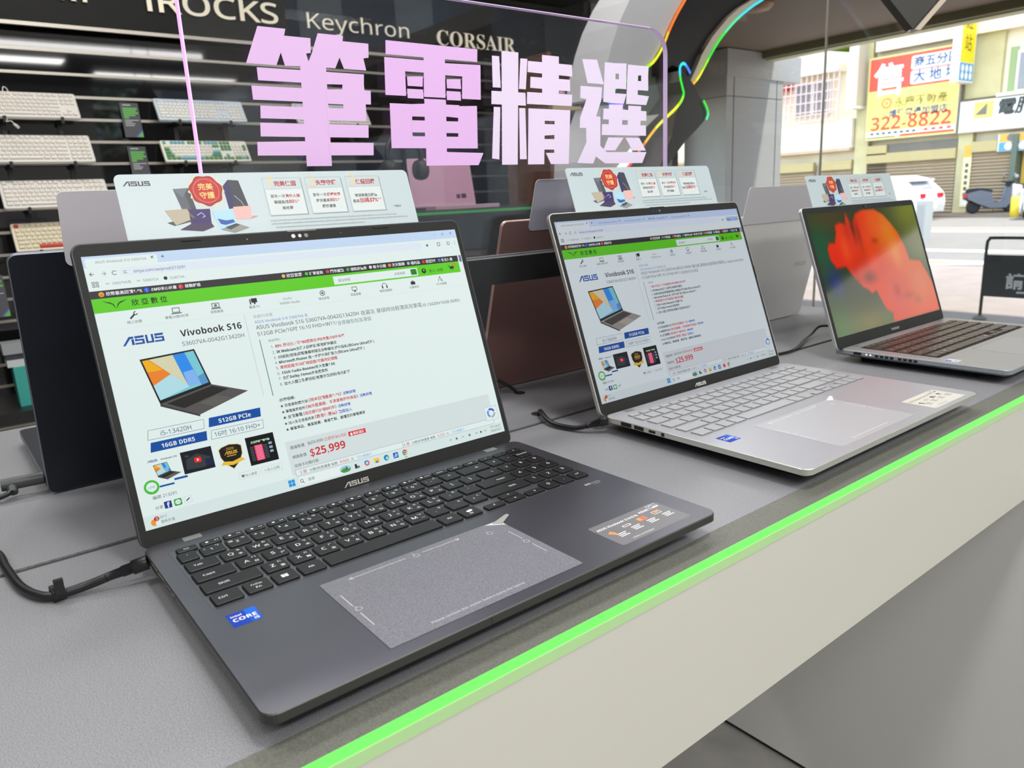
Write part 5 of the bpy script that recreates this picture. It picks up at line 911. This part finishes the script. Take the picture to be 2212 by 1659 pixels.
def d2(m): m.rect(-11.40, 1.80, -7.0, 2.15, .004, mat('sign_peach', (246, 206, 180), .5)); m.rect(-11.0, 2.2, -10.4, 2.75, .004, mat('sign_gold', (236, 200, 110), .5)); m.poly([(-10.95, 2.32), (-10.6, 2.32), (-10.6, 2.68)], .008, mat('sign_grey', (120, 116, 104), .5)); m.text('電腦維修', -10.25, 2.30, .008, mat('sign_dark', (60, 66, 60), .5), w=2.2, bold=.03, shear=.15)
fsign('shop_sign', 'white and peach shop sign with dark characters right of the billboard', XF-.45, 6.9, 1.76, 11.47, 2.82, .2, WT, mat('sign_case', (170, 164, 150), .5), d2)
def d3(m):
    m.rect(-10.14, 1.36, -8.0, 1.62, .004, mat('sign_mustard', (230, 176, 70), .5)); m.rect(-10.14, 1.08, -8.0, 1.35, .004, mat('sign_skyblue', (84, 160, 206), .5))
    for k in range(4): m.poly(circ(-9.85+.42*k, 1.22, .12, 16), .008, WT)
    m.poly(circ(-9.8, 1.5, .12, 16), .008, mat('sign_grey', (120, 116, 104), .5))
fsign('shop_sign', 'small mustard and blue shop sign under the white and peach sign', XF-.40, 7.9, 1.05, 10.2, 1.65, .12, WT, mat('sign_case', (170, 164, 150), .5), d3)
t = thing('projecting_sign', 'tall plain white projecting sign left of the billboard', 'sign', (28.6, 14.92, 3.0)); m = MB(); m.box(0, 0, 0, 1.0, .34, 2.7, WT); m.build('case', t)
m = MB(); m.box(.1, -.012, .1, .9, -.001, 2.6, mat('sign_weathered', (206, 196, 168), .6)); m.build('face', t)
t = thing('projecting_sign', 'bright yellow projecting sign with vertical characters and blue base', 'sign', (28.0, 11.10, 3.37)); m = MB(); m.box(0, 0, 0, 1.15, .26, 2.3, WT); m.build('case', t)
m = MB(1, UP); m.rect(.04, .62, 1.11, 2.28, .003, mat('sign_vivid', (255, 226, 0), .5)); m.text('紅', .3, 1.68, .006, mat('sign_brown', (120, 70, 20), .5), w=.52); m.text('站', .3, 1.02, .006, mat('sign_brown', (120, 70, 20), .5), w=.52); m.rect(.04, .05, 1.11, .6, .003, mat('sign_skyblue', (84, 160, 206), .5))
for a in range(3):
    for b in range(2): m.poly(circ(.26+.32*a, .2+.24*b, .12, 16), .006, WT)
m.build('face', t)
t = thing('pillar_banner', 'narrow pale yellow banner with vertical writing on a pillar opposite', 'banner', (XF-.335, 0, 0)); m = MB(); m.box(0, 10.98, -.75, .03, 11.24, 1.35, mat('banner_pale', (236, 220, 170), .6)); m.build('cloth', t)
m = MB(1, facing_x(-.003)); m.rect(-11.24, .95, -10.98, 1.35, 0, mat('sign_mustard', (230, 176, 70), .5))
for k in range(6): m.rect(-11.16, .62-.2*k, -11.06, .74-.2*k, .002, mat('sign_ink', (90, 90, 84), .6))
m.build('print', t)
m = MB(); m.add([(0, 18.2, 5.45), (0, 23, 5.45), (-.7, 23, 5.12), (-.7, 18.2, 5.12), (0, 18.2, 5.1), (0, 23, 5.1), (-.7, 23, 5.06), (-.7, 18.2, 5.06)], [(0, 1, 2, 3), (4, 7, 6, 5), (0, 3, 7, 4), (1, 5, 6, 2), (3, 2, 6, 7)], mat('awning_red', (214, 40, 48), .5)); m.build('awning', bd)
# parked white car
car = thing('car', 'white parked hatchback seen from behind across the street', 'car', (24.4, 10.45, ST)); CWh = mat('car_white', (250, 250, 248), .3, coat=.5); CGl = mat('car_glass', (150, 156, 166), .1); TY = mat('tyre_black', (40, 40, 40), .7)
TX = Matrix(((0, 0, 1, 0), (1, 0, 0, 0), (0, 1, 0, 0), (0, 0, 0, 1)))                  # drawing x along the car, y up, z across
prof = [(.02, .30), (0, .55), (.05, .80), (.16, .92), (.52, 1.24), (.9, 1.34), (1.9, 1.36), (2.6, 1.28), (3.3, .96), (4.0, .84), (4.22, .62), (4.25, .32)]
m = MB(1, TX); m.slab(list(prof), [(.06, 0), (0, .09), (0, 1.61), (.06, 1.7)], CWh); m.build('body', car)
m = MB(); m.add([(.22, .22, .96), (1.48, .22, .96), (1.38, .49, 1.20), (.32, .49, 1.20)], [(0, 1, 2, 3)], CGl); o = m.build('rear_window', car, (0, -.02, .02)); 
m = MB(1, TX); m.poly([(.72, .93), (1.1, 1.24), (2.5, 1.2), (3.05, .95)], -.006, CGl); m.build('side_window', car)
m = MB(); m.box(.05, .30, 1.22, 1.65, .62, 1.29, CWh); m.build('spoiler', car)
for x_ in (.06, 1.32): m = MB(); m.box(x_, -.012, .70, x_+.34, .08, .84, mat('tail_red', (220, 30, 46), .3)); m.build('tail_light', car)
m = MB(); m.box(.04, -.05, .26, 1.66, .12, .50, mat('bumper_grey', (198, 198, 192), .5)); m.box(.55, -.056, .36, 1.15, -.05, .48, WT); m.build('bumper', car)
for y_ in (.72, 3.45):
    for x_ in (.02, 1.50): m = MB(); m.lathe([(0, 0), (.2, 0), (.3, .02), (.31, .1), (.3, .17), (.2, .18), (0, .18)], TY, (x_, y_, .31), 22, 'x'); m.lathe([(0, -.004), (.17, -.004), (.18, .01)], mat('hub_silver', (170, 170, 172), .4, .6), (x_, y_, .31), 16, 'x'); m.build('wheel', car)
# scooters
def scooter(x, y, z, rz, body, label, tail):
    t = thing('scooter', label, 'scooter', (x, y, z), (0, 0, rz), 'parked scooters'); bm = mat('scooter_%d' % body[0], body, .35)
    for y_ in (0, 1.2): m = MB(); m.lathe([(0, -.05), (.15, -.05), (.22, -.045), (.235, 0), (.22, .045), (.15, .05), (0, .05)], TY, (0, y_, .235), 20, 'x'); m.build('wheel', t)
    m = MB(1, TX); m.slab([(-.25, .5), (-.28, .66), (.1, .74), (.45, .66), (.55, .34), (.85, .3), (1.0, .42), (1.12, .92), (1.2, .94), (1.16, .4), (.98, .2), (.5, .2), (.1, .34)], [(.03, -.16), (0, -.12), (0, .12), (.03, .16)], bm); m.build('body', t)
    m = MB(1, TX); m.slab([(-.22, .72), (-.18, .80), (.15, .82), (.5, .74), (.48, .68), (.1, .72)], [(.02, -.13), (0, -.1), (0, .1), (.02, .13)], mat('seat_black', (36, 36, 38), .6)); m.build('seat', t)
    m = MB(); m.tube([(-.32, 1.02, 1.02), (-.1, 1.1, .98), (.1, 1.1, .98), (.32, 1.02, 1.02)], .022, mat('seat_black', (36, 36, 38), .6), 8); m.box(-.12, 1.06, .86, .12, 1.2, 1.02, mat('seat_black', (36, 36, 38), .6)); m.build('handlebar', t)
    for s_ in (-1, 1): m = MB(); m.tube([(s_*.22, 1.06, 1.0), (s_*.30, 1.08, 1.2)], .008, TY, 6); m.lathe([(0, -.01), (.05, -.01), (.055, 0), (.05, .01), (0, .01)], mat('mirror_grey', (150, 152, 156), .2), (s_*.31, 1.08, 1.23), 14, 'y'); m.build('mirror', t)
    m = MB(); m.box(-.12, -.31, .54, .12, -.26, .66, mat('scooter_tail', tail, .35)); m.build('tail_light', t); m = MB(); m.box(-.14, -.34, .30, .14, -.33, .46, WT); m.build('number_plate', t)
    m = MB(); m.tube([(.1, .6, .2), (.16, .6, 0)], .012, TY, 6); m.build('kickstand', t)
scooter(28.2, 10.34, ST+.06, 4.0, (110, 114, 122), 'grey scooter with red tail light on the far pavement', (210, 60, 70))
scooter(25.2, 7.75, ST, -1.2, (244, 244, 244), 'white scooter at the right border of the photo across the street', (200, 40, 80))
t = thing('street_mirror', 'round white convex mirror behind the parked car', 'mirror', (26.9, 11.15, ST)); m = MB(); m.tube([(0, 0, 0), (0, 0, .50)], .03, mat('bumper_grey', (198, 198, 192), .5), 10); m.build('pole', t)
m = MB(); m.lathe([(0, -.05), (.2, -.03), (.27, 0), (.27, .04), (0, .06)], WT, (0, 0, .70), 24, 'x'); m.build('mirror_disc', t)
t = thing('planter_post', 'yellow and white post beside the white scooter', 'bollard', (26.8, 8.62, ST)); m = MB(); m.lathe([(0, 0), (.13, 0), (.13, .62), (0, .62)], mat('post_yellow', (250, 226, 70), .5), n=16); m.build('base', t); m = MB(); m.lathe([(0, .62), (.12, .62), (.12, 1.0), (0, 1.0)], WT, n=16); m.build('top', t)
t = thing('utility_box', 'pale grey roadside utility box behind the flower-screen laptop', 'utility box', (16.0, 6.62, ST)); m = MB(); m.slab(rr(0, 0, .35, .2, .02), [(0, 0), (0, .84), (.02, .86)], mat('box_grey', (176, 178, 174), .5)); m.build('cabinet', t); m = MB(); m.box(-.004, .03, .12, 0, .17, .76, mat('box_door', (160, 162, 158), .5)); m.build('door', t)
m = MB(); m.box(-8, -30, FLOOR-.07, 3.7, -4.1, FLOOR-.02, mat('side_pavement', (150, 144, 136), .6)); struct(m.build('pavement_side'))
ho = thing('house', 'white house with dark windows beyond the aisle, seen only as a reflection', 'house', (3.0, -16, ST)); m = MB(); m.box(0, -4, 0, 16, 0, 9, mat('house_white', (232, 230, 222), .6)); m.build('wall', ho)
for i in range(6):
    for j in range(2): m = MB(); m.box(.6+2.5*i, 0, 1.2+3.2*j, 2.0+2.5*i, .03, 3.2+3.2*j, mat('pane_grey', (140, 142, 146), .2)); m.build('window', ho)
tr = thing('tree', 'street tree with brown trunk beyond the aisle, seen only as a reflection', 'tree', (2.9, -9.5, FLOOR)); m = MB(); m.tube([(0, 0, 0), (.05, 0, 1.2), (0, .05, 2.6), (.1, 0, 4)], .16, mat('bark', (96, 66, 50), .8), 10, [.2, .16, .14, .1]); m.build('trunk', tr)
m = MB()
for k in range(420):
    a, b, r_ = random.uniform(0, 6.28), random.uniform(-1, 1), random.uniform(.5, 1.3); c = Vector((r_*math.cos(a)*math.sqrt(1-b*b), r_*math.sin(a)*math.sqrt(1-b*b), 3.4+b*r_)); u_ = Vector((random.uniform(-1, 1), random.uniform(-1, 1), random.uniform(-1, 1))).normalized()*.16; w_ = u_.cross(Vector((0, 0, 1))).normalized()*.09
    m.add([tuple(c-u_), tuple(c+w_), tuple(c+u_), tuple(c-w_)], [(0, 1, 2, 3)], mat('leaf_green', (96, 130, 60), .6))
m.build('foliage', tr)
# further houses down the street, seen only in reflections
for k, (y0, y1, h, c) in enumerate(((-22, -21, 9, (150, 120, 100)), (-36, -22.5, 12, (196, 190, 180)))):
    m = MB(); m.box(XF-1, y0, ST, XF+6, y1, h, mat('far_house_%d' % k, c, .7)); tag(m.build('house'), ('brown side wall of a neighbouring house down the street', 'pale neighbouring house further down the street')[k], 'house')
bpy.data.objects.remove(_fo); bpy.data.curves.remove(_fc)
